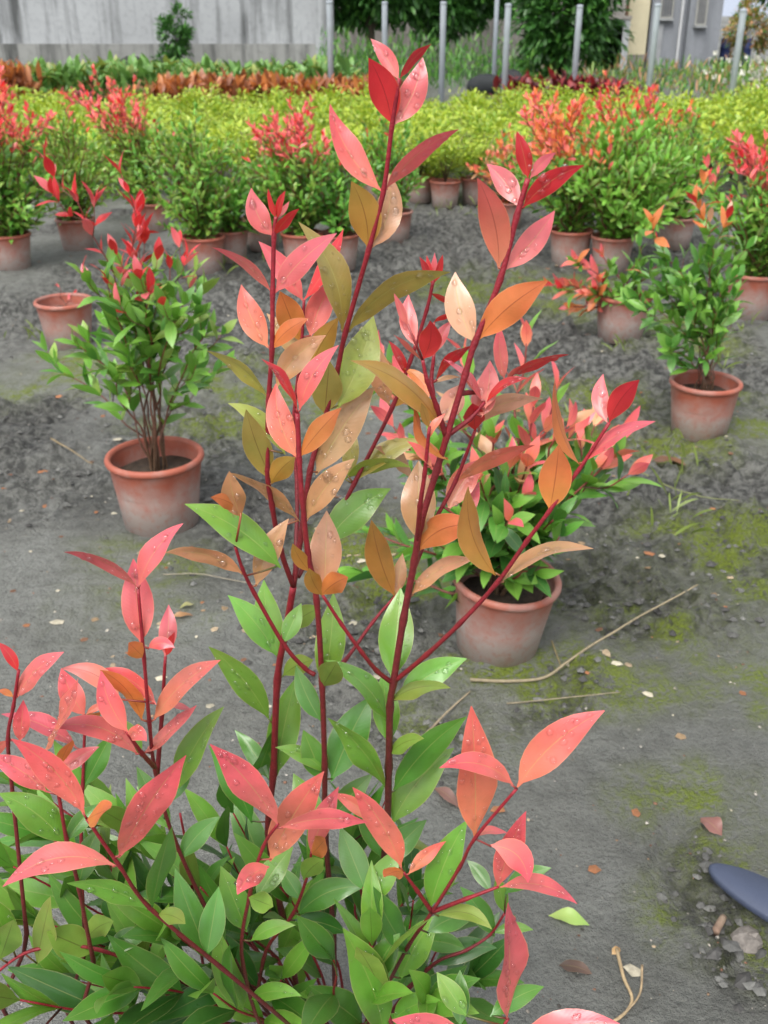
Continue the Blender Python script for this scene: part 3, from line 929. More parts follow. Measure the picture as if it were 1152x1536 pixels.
for i in range(30):
    px = 10 + i * 17 + rng.uniform(-5, 5)
    spiky("green_shrub", "low green broad-leaved shrub in the row below the concrete wall", "shrub", "green row below the wall", px, 15.2 + rng.uniform(-.7, .7), GM[i % 3], rng.uniform(1.1, 1.35))
for i in range(12):
    px = 790 + i * 13 + rng.uniform(-5, 5)
    spiky("red_shrub", "low dark maroon shrub in the patch beneath the rounded tree", "shrub", "maroon shrub patch", px, 12.6 + rng.uniform(-.25, .25), RM[i % 3], rng.uniform(.95, 1.15))
CT = spiky_mesh(240, 'oobbo', .5, .22, 420, .24)
for (px, Y, s) in ((6, 12.6, 1.35), (-26, 12.7, 1.45)):
    spiky("croton_shrub", "tall orange-brown croton rising beside the wall end of the golden rows", "shrub", "tall crotons by the wall", px, Y, CT, s)
spiky("red_shrub", "single dark red shrub among the golden rows", "shrub", None, 82, 11.6, RM[0], .95)

# ================================================================== POTTED RED-TIPPED SHRUBS
def grow(base, tips, rg, leaf, spacing, colfn, bare=.2, twig_p=.6, twig_len=.12, spread=.9, r0=.006, lean=1.5, jit=.02):
    """stems from base to each tip with opposite leaf pairs and leafy side twigs"""
    stems, leaves = [], []
    base = np.asarray(base, float)
    def clothe(pts, t0, colt0, colt1, l0):
        P = np.array(pts)
        seg = np.linalg.norm(np.diff(P, axis=0), axis=1); cum = np.concatenate([[0], np.cumsum(seg)])
        tot = cum[-1]
        s = tot * t0; az = rg.uniform(0, 3.14); nodes = []
        while s < tot:
            q = [np.interp(s, cum, P[:, k]) for k in range(3)]
            q2 = [np.interp(min(tot, s + .01), cum, P[:, k]) for k in range(3)]
            q1 = [np.interp(max(0, s - .01), cum, P[:, k]) for k in range(3)]
            d = nrm(np.array(q2) - np.array(q1))
            a = nrm(np.cross(d, [0.31, .2, .93] if abs(d[2]) < .9 else [1, 0, 0])); b = np.cross(d, a)
            t = s / tot
            for sg in (0, math.pi):
                w = az + sg + rg.gauss(0, .25)
                rad = a * math.cos(w) + b * math.sin(w)
                op = rg.uniform(.5, 1.15) * spread * (1.0 if t < .85 else .6)
                ld = nrm(d * math.cos(op) + rad * math.sin(op) + np.array([0, 0, -.10]))
                ln = nrm(d - ld * np.dot(d, ld) + np.array([0, 0, .25]) - ld * ld[2] * .25)
                L = l0 * rg.uniform(.75, 1.15) * (1.0 if t < .9 else .7)
                ck = colfn(np.array(q), t, rg)
                leaves.append((np.array(q), ld, ln, L * (.72 if ck in 'RK' else 1), ck))
            nodes.append((s, np.array(q), d, az))
            az += math.pi / 2 + rg.gauss(0, .1)
            s += spacing * rg.uniform(.8, 1.2)
        for k in range(2):      # closing pair
            w = az + k * math.pi
            d = nrm(P[-1] - P[-2]); a = nrm(np.cross(d, [0.31, .2, .93])); b = np.cross(d, a)
            ld = nrm(d + (a * math.cos(w) + b * math.sin(w)) * .45)
            ln = nrm(d - ld * np.dot(d, ld))
            leaves.append((P[-1], ld, ln, l0 * .75, colfn(P[-1], 1.0, rg)))
        return nodes
    for tip in tips:
        tip = np.asarray(tip, float)
        b0 = base + np.array([rg.gauss(0, .012), rg.gauss(0, .012), 0])
        pts = []
        for k in range(9):
            t = k / 8
            p = b0 + (tip - b0) * np.array([t ** lean, t ** lean, t ** .95])
            if 0 < k < 8: p = p + np.array([rg.gauss(0, jit * .4), rg.gauss(0, jit * .4), 0])
            pts.append(p)
        pts = spline(pts, 3)
        stems.append((pts, r0, r0 * .35))
        nodes = clothe(pts, bare, 0, 1, leaf)
        for (s, q, d, az) in nodes:
            if q[2] - base[2] < .04: continue
            if rg.random() < twig_p:
                a = nrm(np.cross(d, [0.31, .2, .93])); b = np.cross(d, a)
                w = az + rg.choice((0, math.pi)) + .3
                td = nrm(d * .9 + (a * math.cos(w) + b * math.sin(w)) * .9)
                L = twig_len * rg.uniform(.6, 1.2)
                tp = [q, q + td * L * .5, q + nrm(td + np.array([0, 0, .35])) * L]
                stems.append((spline(tp, 3), r0 * .45, r0 * .25))
                clothe(spline(tp, 3), .35, 0, 1, leaf * .9)
    return stems, leaves

PROTO = {}
_prg = random.Random(5)
for k, (a, b) in PALL.items():
    for q in range(3):
        mb = MB()
        leaf_blade(mb, (0, 0, 0), (1, 0, (-.06, .02, -.16)[q]), (0, 0, (.05, .02, .08)[q]), (0, 0, 1), 0, (.38, .42, .34)[q], .3, .03, False, a, b, 7, 4, .12, _prg)
        PROTO[k, q] = mb.mesh("leaf", M_LEAF_FAR)

def leaf_matrix(p, d, n, L):
    y = np.cross(n, d)
    m = Matrix(((d[0] * L, y[0] * L, n[0] * L, p[0]), (d[1] * L, y[1] * L, n[1] * L, p[1]), (d[2] * L, y[2] * L, n[2] * L, p[2]), (0, 0, 0, 1)))
    return m

def dress(root, stems, leaves, rg, singles, stem_col=((96, 80, 62), (128, 52, 48)), limit=290):
    """stems as parts; leaves as single parts or, where they are too small to pick apart, one foliage part"""
    o = np.array(root.location)
    mb = MB()
    for (pts, r0, r1) in stems:
        tube(mb, [np.array(p) - o for p in pts], r0, r1, 6, lin(stem_col[0]), lin(stem_col[1]))
    link("stem", mb.mesh("stem", M_STEM), root)
    if singles:
        lv = sorted(leaves, key=lambda q: (np.linalg.norm(q[0] - EYE)) - q[3] * 3)
        one, rest = lv[:limit], lv[limit:]
        for (p, d, n, L, k) in one:
            q = link("leaf", PROTO[k, rg.randrange(3)], root)
            q.matrix_local = leaf_matrix(p - o, d, n, L)
    else:
        rest = leaves
    if rest:
        mb = MB()
        for (p, d, n, L, k) in rest:
            a, b = PALL[k]; f = rg.uniform(1.05, 1.5)  # lifted tones paint veil and backlit brightness into the merged leaves
            leaf_blade(mb, p - o, p - o + d * L, n * L * .03, n, 0, L * .4, .3, .04, False, a * f, b * f, 4, 2)
        q = link("foliage", mb.mesh("foliage", M_LEAF_FAR), root)
        q["kind"] = "stuff"

def potted(px, py, s, label, tips=None, crown=None, leaf=.06, spacing=.035, colfn=None, seed=0, singles=False, bare=.2, twig_p=.6, twig_len=.12, group=None, r0=.006, spread=.9, name="potted_shrub", lean=1.5, tilt=(0, 0)):
    rg = random.Random(seed)
    g = ground_at(px, py)
    an = np.arange(12) * .5236
    gz0 = float(ground_h(g[0] + .085 * np.cos(an), g[1] + .085 * np.sin(an)).mean()) - .012
    root = empty(name, (g[0], g[1], gz0))
    tag(root, label, "potted plant", group)
    add_pot_copy(root, s)
    for c in root.children: c.rotation_euler = (tilt[0], tilt[1], rg.uniform(0, 6))
    base = np.array([g[0], g[1], gz0 + .13 * s])
    if crown:
        n, rad, h0, h1, ox = crown
        T = []
        for k in range(n):
            a = 6.283 * (k + rg.random() * .6) / n; q = math.sqrt((k + .5) / n)
            T.append((g[0] + ox + rad * q * math.cos(a * 2.4), g[1] + rad * q * math.sin(a * 2.4), h1 - (h1 - h0) * q ** 2.6 * rg.uniform(.5, 1.1)))
    else:
        T = [at(tx, ty, g[1] + dy) for (tx, ty, dy) in tips]
    st, lv = grow(base, T, rg, leaf, spacing, colfn, bare, twig_p, twig_len, spread, r0, lean)
    dress(root, st, lv, rg, singles)
    return root

def redtop(z0, z1, top='RRRK', low='GMMG', p=1.0):
    def fn(q, t, rg):
        z = q[2] + rg.gauss(0, .03)
        k = (z - z0) / (z1 - z0)
        if rg.random() < k * p: return rg.choice(top)
        return rg.choice(low)
    return fn

# plant A: tall red sprays over a dense green crown
potted(243, 784, 1.08, "potted shrub with bright red top sprays above a dense green crown",
       tips=[(182, 262, .02), (115, 300, -.05), (210, 320, .06), (160, 420, -.08), (255, 400, .02), (292, 410, .1), (225, 440, -.12), (120, 520, -.1), (96, 560, .05),
             (310, 500, -.05), (290, 560, .1), (175, 480, .12), (205, 390, .0), (262, 480, -.1), (150, 520, .12)],
       leaf=.080, spacing=.040, colfn=redtop(.60, .70, 'RRRRK', 'GLGMG'), seed=11, singles=True, bare=.48, twig_p=.42, twig_len=.10, r0=.0032, lean=1.8)
# plant H: green shrub with few orange top leaves
potted(1048, 645, .97, "potted green shrub on a bare thin stem with a few orange top leaves",
       tips=[(1045, 305, 0), (985, 360, -.03), (1000, 400, .05), (1085, 395, 0), (1110, 420, .08), (960, 450, -.05), (985, 490, .1), (1020, 430, -.1), (1075, 470, -.08), (1100, 480, .05), (1010, 520, -.05), (1050, 400, .08), (965, 410, .05), (1060, 350, -.02)],
       leaf=.076, spacing=.042, colfn=redtop(.60, .66, 'OOROF', 'GMGMG'), seed=12, singles=True, bare=.44, twig_p=.36, twig_len=.10, r0=.0026, lean=2.1)
# plant M: salmon clusters over dark green mound, the pot just behind the tall shrub
potted(744, 968, .97, "potted bushy shrub with salmon clusters over dark green, beside the long straw",
       tips=[(800, 610, -.02), (835, 585, .05), (930, 650, .02), (915, 690, -.05), (700, 540, .1), (790, 510, .12), (600, 560, .12), (870, 660, .1), (590, 640, .0),
             (740, 660, -.1), (640, 690, -.08), (790, 700, -.12), (720, 720, -.15), (840, 720, .05), (880, 740, 0), (620, 720, .1), (760, 760, -.16), (690, 780, -.14), (830, 780, -.08), (560, 800, .05), (545, 860, .05), (800, 860, -.12), (850, 640, -.05)],
       leaf=.086, spacing=.045, colfn=lambda q, t, rg: rg.choice('SSPPTPG') if (q[2] > .66 or (t > .80 and q[2] > .41)) else rg.choice('MGMGD'), seed=13, singles=True, bare=.26, twig_p=.2, twig_len=.1, r0=.005, tilt=(R(4), R(-3)))
# plant G: low, with orange-red leaves at its left
potted(929, 506, 1.0, "low potted shrub with spilling orange-red leaves over a dusty pink pot",
       tips=[(870, 392, -.02), (845, 425, -.05), (880, 440, -.1), (950, 420, 0), (985, 400, .05), (905, 385, .05), (930, 440, -.08), (970, 440, -.06), (860, 460, -.06), (960, 370, .03)],
       leaf=.08, spacing=.04, colfn=lambda q, t, rg: rg.choice('OOSRP') if (q[0] < ground_at(900, 506)[0] or q[2] > .52) and t > .4 else rg.choice('GGM'), seed=14, singles=True, bare=.35, twig_p=.3, twig_len=.08)
# bare pot B
potted(104, 513, 1.0, "terracotta pot with nearly bare twigs and a few red leaves, left of the red-spray shrub",
       tips=[(88, 430, 0), (110, 440, .03), (120, 500, -.1)], leaf=.03, spacing=.05, colfn=lambda q, t, rg: rg.choice('RPM'), seed=15, singles=True, bare=.7, twig_p=0, r0=.003)
# back row
potted(853, 396, 1.02, "potted shrub with orange-bronze upper foliage standing behind the tall shrub's red tips", crown=(24, 0.40, 0.22, 0.78, -.10), leaf=0.065, spacing=0.034,
       colfn=redtop(0.46, 0.58, 'OSOPO', 'GLGM'), seed=21, bare=0.08, twig_p=.35)
potted(915, 402, 1.0, "tall broad potted shrub, all fresh green, between the bronze-topped and pink-topped shrubs", crown=(38, 0.40, 0.22, 0.7, .06), leaf=0.074, spacing=0.036,
       colfn=redtop(0.76, 0.9, 'OGG', 'GGGLG'), seed=22, bare=0.04, twig_p=.4)
potted(1122, 472, 1.08, "large potted shrub with a mass of pink-red tips over green, above the low orange shrub", crown=(38, 0.38, 0.22, 0.74, .06), leaf=0.065, spacing=0.034,
       colfn=redtop(0.5, 0.6, 'RPKP', 'GLGM'), seed=23, bare=0.05, twig_p=.4)
potted(308, 407, 1.0, "upright potted shrub, plain green with hardly any red, in a rust-coloured pot", crown=(26, 0.27, 0.22, 0.7, -.06), leaf=0.058, spacing=0.031,
       colfn=redtop(0.8, 1.0, 'OG', 'GLGLM'), seed=24, bare=0.07, twig_p=.4)
potted(346, 392, .95, "short potted shrub with bluish green leaves tucked behind the plain green shrub", crown=(12, 0.18, 0.17, .4, .05), leaf=0.072, spacing=0.039,
       colfn=lambda q, t, rg: rg.choice('GM'), seed=25, bare=0.11)
potted(455, 398, 1.0, "potted shrub with a flat band of coral-red tips, standing in front of the golden rows", crown=(28, 0.29, 0.22, 0.72, -.04), leaf=0.063, spacing=0.034,
       colfn=redtop(0.5, 0.6, 'RPPK', 'GLGM'), seed=26, bare=0.05, twig_p=.4)
potted(508, 402, 1.0, "small green potted shrub half hidden by the tall shrub's olive leaves", crown=(14, 0.19, 0.21, .52, 0), leaf=0.062, spacing=0.034,
       colfn=lambda q, t, rg: rg.choice('GMM'), seed=27, bare=0.07)
potted(20, 400, 1.0, "big leafy potted shrub crowned with red, at the wall end of the back row", crown=(38, 0.38, 0.22, 0.86, -.02), leaf=0.067, spacing=0.036,
       colfn=redtop(0.54, 0.66, 'RPPS', 'GLGM'), seed=28, bare=0.03, twig_p=.45)
potted(232, 345, .95, "potted shrub with loose red and coral sprays towering over its green base", crown=(24, 0.34, 0.22, 0.84, -.22), leaf=0.063, spacing=0.036,
       colfn=redtop(0.52, 0.64, 'RPSK', 'GLGL'), seed=29, bare=0.05, twig_p=.4)
potted(590, 360, 1.0, "potted shrub with sparse green leaves, its pot seen beside the tall stem", crown=(14, 0.20, 0.24, .6, -.05), leaf=0.056, spacing=0.034,
       colfn=redtop(.55, .7, 'RM', 'GMG'), seed=30, bare=0.09)
potted(940, 350, 1.0, "potted shrub with red-speckled top in the row behind the fresh green shrub", crown=(31, 0.50, 0.22, 0.8, .0), leaf=0.062, spacing=0.039,
       colfn=redtop(0.52, 0.66, 'RRPO', 'GMLG'), seed=31, bare=0.07, twig_p=.4)
potted(760, 340, .9, "small bronze potted shrub between the front-row golden pots and the bronze-topped shrub", crown=(14, 0.25, 0.21, .5, 0), leaf=0.062, spacing=0.034,
       colfn=lambda q, t, rg: rg.choice('OSTM'), seed=32, bare=0.07)

potted(118, 372, .95, "loose fresh green potted shrub with a few coral tips, behind the red-spray shrub", crown=(22, .30, .22, .70, .0), leaf=0.058, spacing=0.036,
       colfn=redtop(.64, .76, 'RPSG', 'GLGL'), seed=33, bare=.06, twig_p=.4)
potted(395, 372, .95, "pale green potted shrub between the plain green shrub and the coral-banded shrub", crown=(16, .22, .2, .56, .0), leaf=0.052, spacing=0.036,
       colfn=redtop(.8, 1.0, 'PG', 'GLLG'), seed=34, bare=.06, twig_p=.4)
potted(1010, 372, .95, "green potted shrub filling the gap between the fresh green and pink-topped shrubs", crown=(20, .28, .2, .66, .0), leaf=0.057, spacing=0.036,
       colfn=redtop(.66, .8, 'RPG', 'GGLM'), seed=35, bare=.06, twig_p=.4)
# ================================================================== LITTER ON THE GROUND
def on_ground(px, py, dz=0.0):
    g = ground_at(px, py)
    g[2] = float(ground_h(np.array([g[0]]), np.array([g[1]]))[0]) + dz
    return g
def strand(name, label, pix, r, col, cat, wig=0):
    q = spline([(px, py, rng.uniform(0, wig)) for (px, py) in pix], 8)
    pts = [on_ground(p[0], p[1]) for p in q]
    zz = np.array([p[2] for p in pts]); n_ = len(zz)
    for i, p in enumerate(pts):
        p[2] = zz[max(0, i - 4):i + 5].max()
    zz = np.array([p[2] for p in pts])
    for i, p in enumerate(pts):
        p[2] = zz[max(0, i - 6):i + 7].mean() + r * .6 + max(0, q[i][2])
    mb = MB(); tube(mb, pts, r, r * .5, 6, lin(col), lin([min(255, c * 1.1) for c in col]))
    o = link(name, mb.mesh(name, M_DEBRIS), None)
    tag(o, label, cat)
    return o
strand("dry_straw", "long pale curved straw lying from the leaning pot towards the moss patch", [(705, 1024), (760, 1026), (815, 1020), (850, 1000), (905, 965), (960, 930), (1045, 885)], .004, (150, 138, 112), "straw")
strand("dry_straw", "thin pale straw lying parallel to the long curved straw", [(760, 1057), (830, 1054), (930, 1048)], .002, (140, 130, 108), "straw")
strand("dry_straw", "short straw leaning against the pot of the salmon bushy shrub", [(827, 965), (835, 985), (843, 1003)], .002, (150, 136, 96), "straw")
strand("dry_straw", "thin straw beside the red-spray shrub's pot", [(80, 680), (110, 690), (140, 704)], .0025, (150, 132, 100), "straw")
strand("dry_straw", "thin dark straw crossing the mud below the tall shrub's pale tan leaf", [(245, 868), (300, 866), (360, 876), (395, 882)], .0016, (150, 142, 124), "straw")
strand("dry_straw", "pale broken stalk behind the tall shrub's right-hand green leaves", [(640, 1100), (670, 1070), (705, 1040)], .003, (150, 136, 112), "straw")
st = strand("dry_stalk", "pale dry stalk with a brown seed husk lying on bare mud", [(925, 1425), (935, 1470), (948, 1500), (930, 1530), (900, 1545)], .003, (172, 150, 116), "stalk", .006)
strand("dry_stalk", "bent grass stalk curling beside the husk stalk", [(962, 1455), (960, 1490), (940, 1520), (905, 1545)], .002, (160, 140, 110), "stalk", .01)
strand("dry_straw", "greenish grass stem across the clods below the green shrub's pot", [(960, 725), (1010, 745), (1060, 752), (1110, 752)], .002, (132, 138, 92), "straw")

def fallen(name, label, px0, px1, w, c0, c1, cat="leaf", lift=.12, h=.004):
    a, b = on_ground(*px0, h), on_ground(*px1, h)
    mb = MB()
    leaf_blade(mb, a, b, (0, 0, np.linalg.norm(b - a) * .06), (0, -.15, 1), 0, w, .35, lift, False, lin(c0), lin(c1), 9, 4, .25, rng)
    o = link(name, mb.mesh(name, M_LEAF_FAR), None)
    tag(o, label, cat)
    return o
fallen("fallen_leaf", "fresh pale green fallen leaf lying alone on bare mud", (823, 1375), (884, 1390), .026, (176, 200, 110), (160, 196, 100))
fallen("fallen_leaf", "curled dark brown dead leaf below the pale green fallen leaf", (838, 1450), (888, 1462), .022, (78, 60, 50), (110, 86, 74))
fallen("fallen_leaf", "broad pinkish dead leaf flat on the mud", (1050, 1232), (1082, 1258), .036, (150, 104, 96), (140, 96, 88))
fallen("fallen_leaf", "brown dead leaf on the clods below the green shrub's pot", (975, 692), (1028, 704), .04, (110, 76, 58), (128, 90, 66))
fallen("fallen_leaf", "tan seed husk on the pale dry stalk", (918, 1432), (930, 1422), .012, (196, 160, 112), (180, 140, 90))
fallen("fallen_leaf", "orange-tan dead leaf on the mud left of the tall shrub", (258, 934), (290, 930), .016, (176, 136, 96), (160, 116, 80))
fallen("fallen_leaf", "pale yellow dead leaf beside the tall shrub's tan drooping leaf", (292, 912), (270, 920), .014, (176, 170, 120), (150, 150, 96))
fallen("fallen_leaf", "small pink-brown dead leaf under the salmon leaves at right", (650, 1190), (690, 1220), .022, (140, 104, 94), (120, 88, 80))
# dark blue rubber sole
mb = MB()
c = on_ground(1158, 1382, .035)
n = 40
ax = nrm(on_ground(1225, 1425) - on_ground(1085, 1345)); ax[2] = 0; ax = nrm(ax); sd = np.array([-ax[1], ax[0], 0])
Lh, Wh = .105, .036
rings = []
for (k, z) in ((.94, -.007), (1.0, -.004), (1.0, .004), (.95, .007)):
    rings.append([c + ax * Lh * k * math.cos(2 * math.pi * j / n) + sd * Wh * (k + .12 * math.cos(2 * math.pi * j / n)) * math.sin(2 * math.pi * j / n) + np.array([0, 0, z]) for j in range(n)])
verts = [p for r in rings for p in r]
faces = [(i * n + j, i * n + (j + 1) % n, (i + 1) * n + (j + 1) % n, (i + 1) * n + j) for i in range(3) for j in range(n)]
faces += [tuple(range(n - 1, -1, -1)), tuple(3 * n + j for j in range(n))]
mb.add(verts, faces, lin((66, 74, 94)))
sole = link("rubber_sole", mb.mesh("rubber_sole", M_RUBBER, True), None)
tag(sole, "dark blue rubber shoe sole resting on a stone at the mud's edge", "shoe sole")
def stone(px, py, r, col, label, seed, name="stone"):
    rg = random.Random(seed)
    g = on_ground(px, py, r * .25)
    mb = MB(); n, m = 10, 6
    verts = []
    for i in range(m + 1):
        th = math.pi * i / m
        for j in range(n):
            ph = 2 * math.pi * j / n
            k = 1 + rg.uniform(-.15, .15)
            verts.append((1.2 * r * k * math.sin(th) * math.cos(ph), r * k * math.sin(th) * math.sin(ph), .75 * r * k * math.cos(th)))
    mb.add(verts, [(i * n + j, (i + 1) * n + j, (i + 1) * n + (j + 1) % n, i * n + (j + 1) % n) for i in range(m) for j in range(n)], lin(col))
    o = link(name, mb.mesh(name, M_DEBRIS, False), None, g)
    tag(o, label, "stone")
stone(1122, 1402, .022, (128, 122, 116), "grey stone propping up the dark blue rubber sole", 1)
a, b = on_ground(1072, 1400, .008), on_ground(1086, 1372, .012)
mb = MB(); tube(mb, spline([a, (a + b) / 2, b], 3), .0062, .0055, 9, lin((132, 108, 92)), lin((160, 140, 120)))
tag(link("wood_piece", mb.mesh("wood_piece", M_DEBRIS), None), "short stub of broken wood beside the dark blue sole", "wood")

# clods, grit and crumbs: uncountable
def scatter(name, label, n, seed, rfun, cols, where, flat=.7, smooth_=True):
    rg = random.Random(seed)
    q = np.random.default_rng(seed)
    px = q.uniform(-30, 1180, n * 12); py = 330 + 1230 * q.random(n * 12) ** 1.15
    dx, dz = (px - 576) / FPX, None
    d = RIGHT[None] * ((px - 576) / FPX)[:, None] - UP[None] * ((py - 768) / FPX)[:, None] + FWD[None]
    g = EYE + d * (-CAM_H / d[:, 2])[:, None]
    keep = q.random(n * 12) < where(g[:, 0], g[:, 1])
    g = g[keep][:n]
    g[:, 2] = ground_h(g[:, 0], g[:, 1])
    mb = MB()
    shape = np.array(((1, 0, 0), (.3, .9, .1), (-.8, .6, 0), (-.8, -.6, .1), (.3, -.95, 0), (0.1, 0, 1), (.0, 0, -.6)))
    fs = np.array([(i, (i + 1) % 5, 5) for i in range(5)] + [((i + 1) % 5, i, 6) for i in range(5)])
    for p in g:
        r = rfun(rg)
        col = np.array(lin(cols[rg.randrange(len(cols))])) * rg.uniform(.75, 1.2)
        a = rg.uniform(0, 6.28); el = rg.uniform(.6, 1.6)
        w = shape * np.array([el, 1, flat]) * r * (1 + q.uniform(-.25, .25, (7, 1)))
        ca_, sa_ = math.cos(a), math.sin(a)
        w = np.stack([w[:, 0] * ca_ - w[:, 1] * sa_, w[:, 0] * sa_ + w[:, 1] * ca_, w[:, 2] + r * .1], 1)
        mb.add(p + w, fs, col)
    o = link(name, mb.mesh(name, M_DEBRIS, smooth_), None)
    tag(o, label, name.split('_')[-1], kind="stuff")
def gritw(x, y): return ground_masks(x, y)[2] ** 1.5
scatter("soil_clods", "dark crumbly soil clods scattered on rough ground", 5200, 81, lambda r: .002 + .010 * r.random() ** 3, [(88, 88, 85), (78, 77, 75), (100, 100, 97), (112, 112, 108)], gritw, .7, False)
scatter("pale_grit", "pale grit and bark crumbs strewn over the mud", 1000, 82, lambda r: .001 + .0032 * r.random() ** 3, [(190, 182, 168), (150, 124, 100), (176, 170, 160), (140, 104, 84), (90, 86, 80)], lambda x, y: .5 + 0 * x, .5)
scatter("leaf_litter", "small tan and orange flakes of dead leaf strewn between the pots", 650, 83, lambda r: .002 + .010 * r.random() ** 2, [(164, 110, 74), (150, 126, 96), (176, 156, 128), (120, 84, 62), (190, 182, 160)], lambda x, y: .05 + .5 * (y > 1.6), .10, False)

def tufts(name, label, spots, seed, col, h):
    rg = random.Random(seed)
    mb = MB()
    for (px, py, n, r) in spots:
        g = on_ground(px, py)
        for _ in range(n):
            p = g + np.array([rg.gauss(0, r), rg.gauss(0, r), -.003])
            d = np.array([rg.gauss(0, .6), rg.gauss(0, .6), rg.uniform(.3, 1)])
            L = h * rg.uniform(.4, 1.2)
            f = rg.uniform(.7, 1.2)
            leaf_blade(mb, p, p + nrm(d) * L, (0, 0, L * .1), nrm(np.array([rg.gauss(0, 1), rg.gauss(0, 1), .4])), 0, L * .07 + .0015, .2, .05, False, lin(col) * f, lin(col) * f * 1.1, 4, 1)
    o = link(name, mb.mesh(name, M_FOLIAGE), None)
    tag(o, label, "weeds", kind="stuff")
tufts("weed_tufts", "thin grass weeds sprouting between the pots",
      [(930, 520, 10, .02), (1085, 560, 10, .03), (985, 760, 14, .05), (1000, 790, 10, .05), (450, 395, 30, .1), (420, 360, 25, .1), (230, 430, 14, .08), (700, 330, 30, .15), (330, 405, 20, .08), (1110, 490, 14, .06), (60, 500, 12, .06), (900, 640, 10, .05), (1020, 700, 8, .04), (830, 450, 14, .1), (912, 700, 6, .02)], 91, (124, 142, 70), .09)

for o in list(PROTO_PARTS):
    for ch in list(o.children): bpy.data.objects.remove(ch)
    bpy.data.objects.remove(o)
bpy.data.objects.remove(pot_proto)

# ================================================================== THE TALL RED-TIPPED SHRUB IN FRONT
hr = random.Random(77)
HB = np.array([-.035, .80, 0.0])
hero = empty("tall_shrub", (HB[0], HB[1], -.004))
tag(hero, "tall wet shrub with crimson, salmon, ochre and green leaves beaded with water drops", "shrub")
HO = np.array(hero.location)
SOIL = np.array([HB[0], HB[1], -.01])

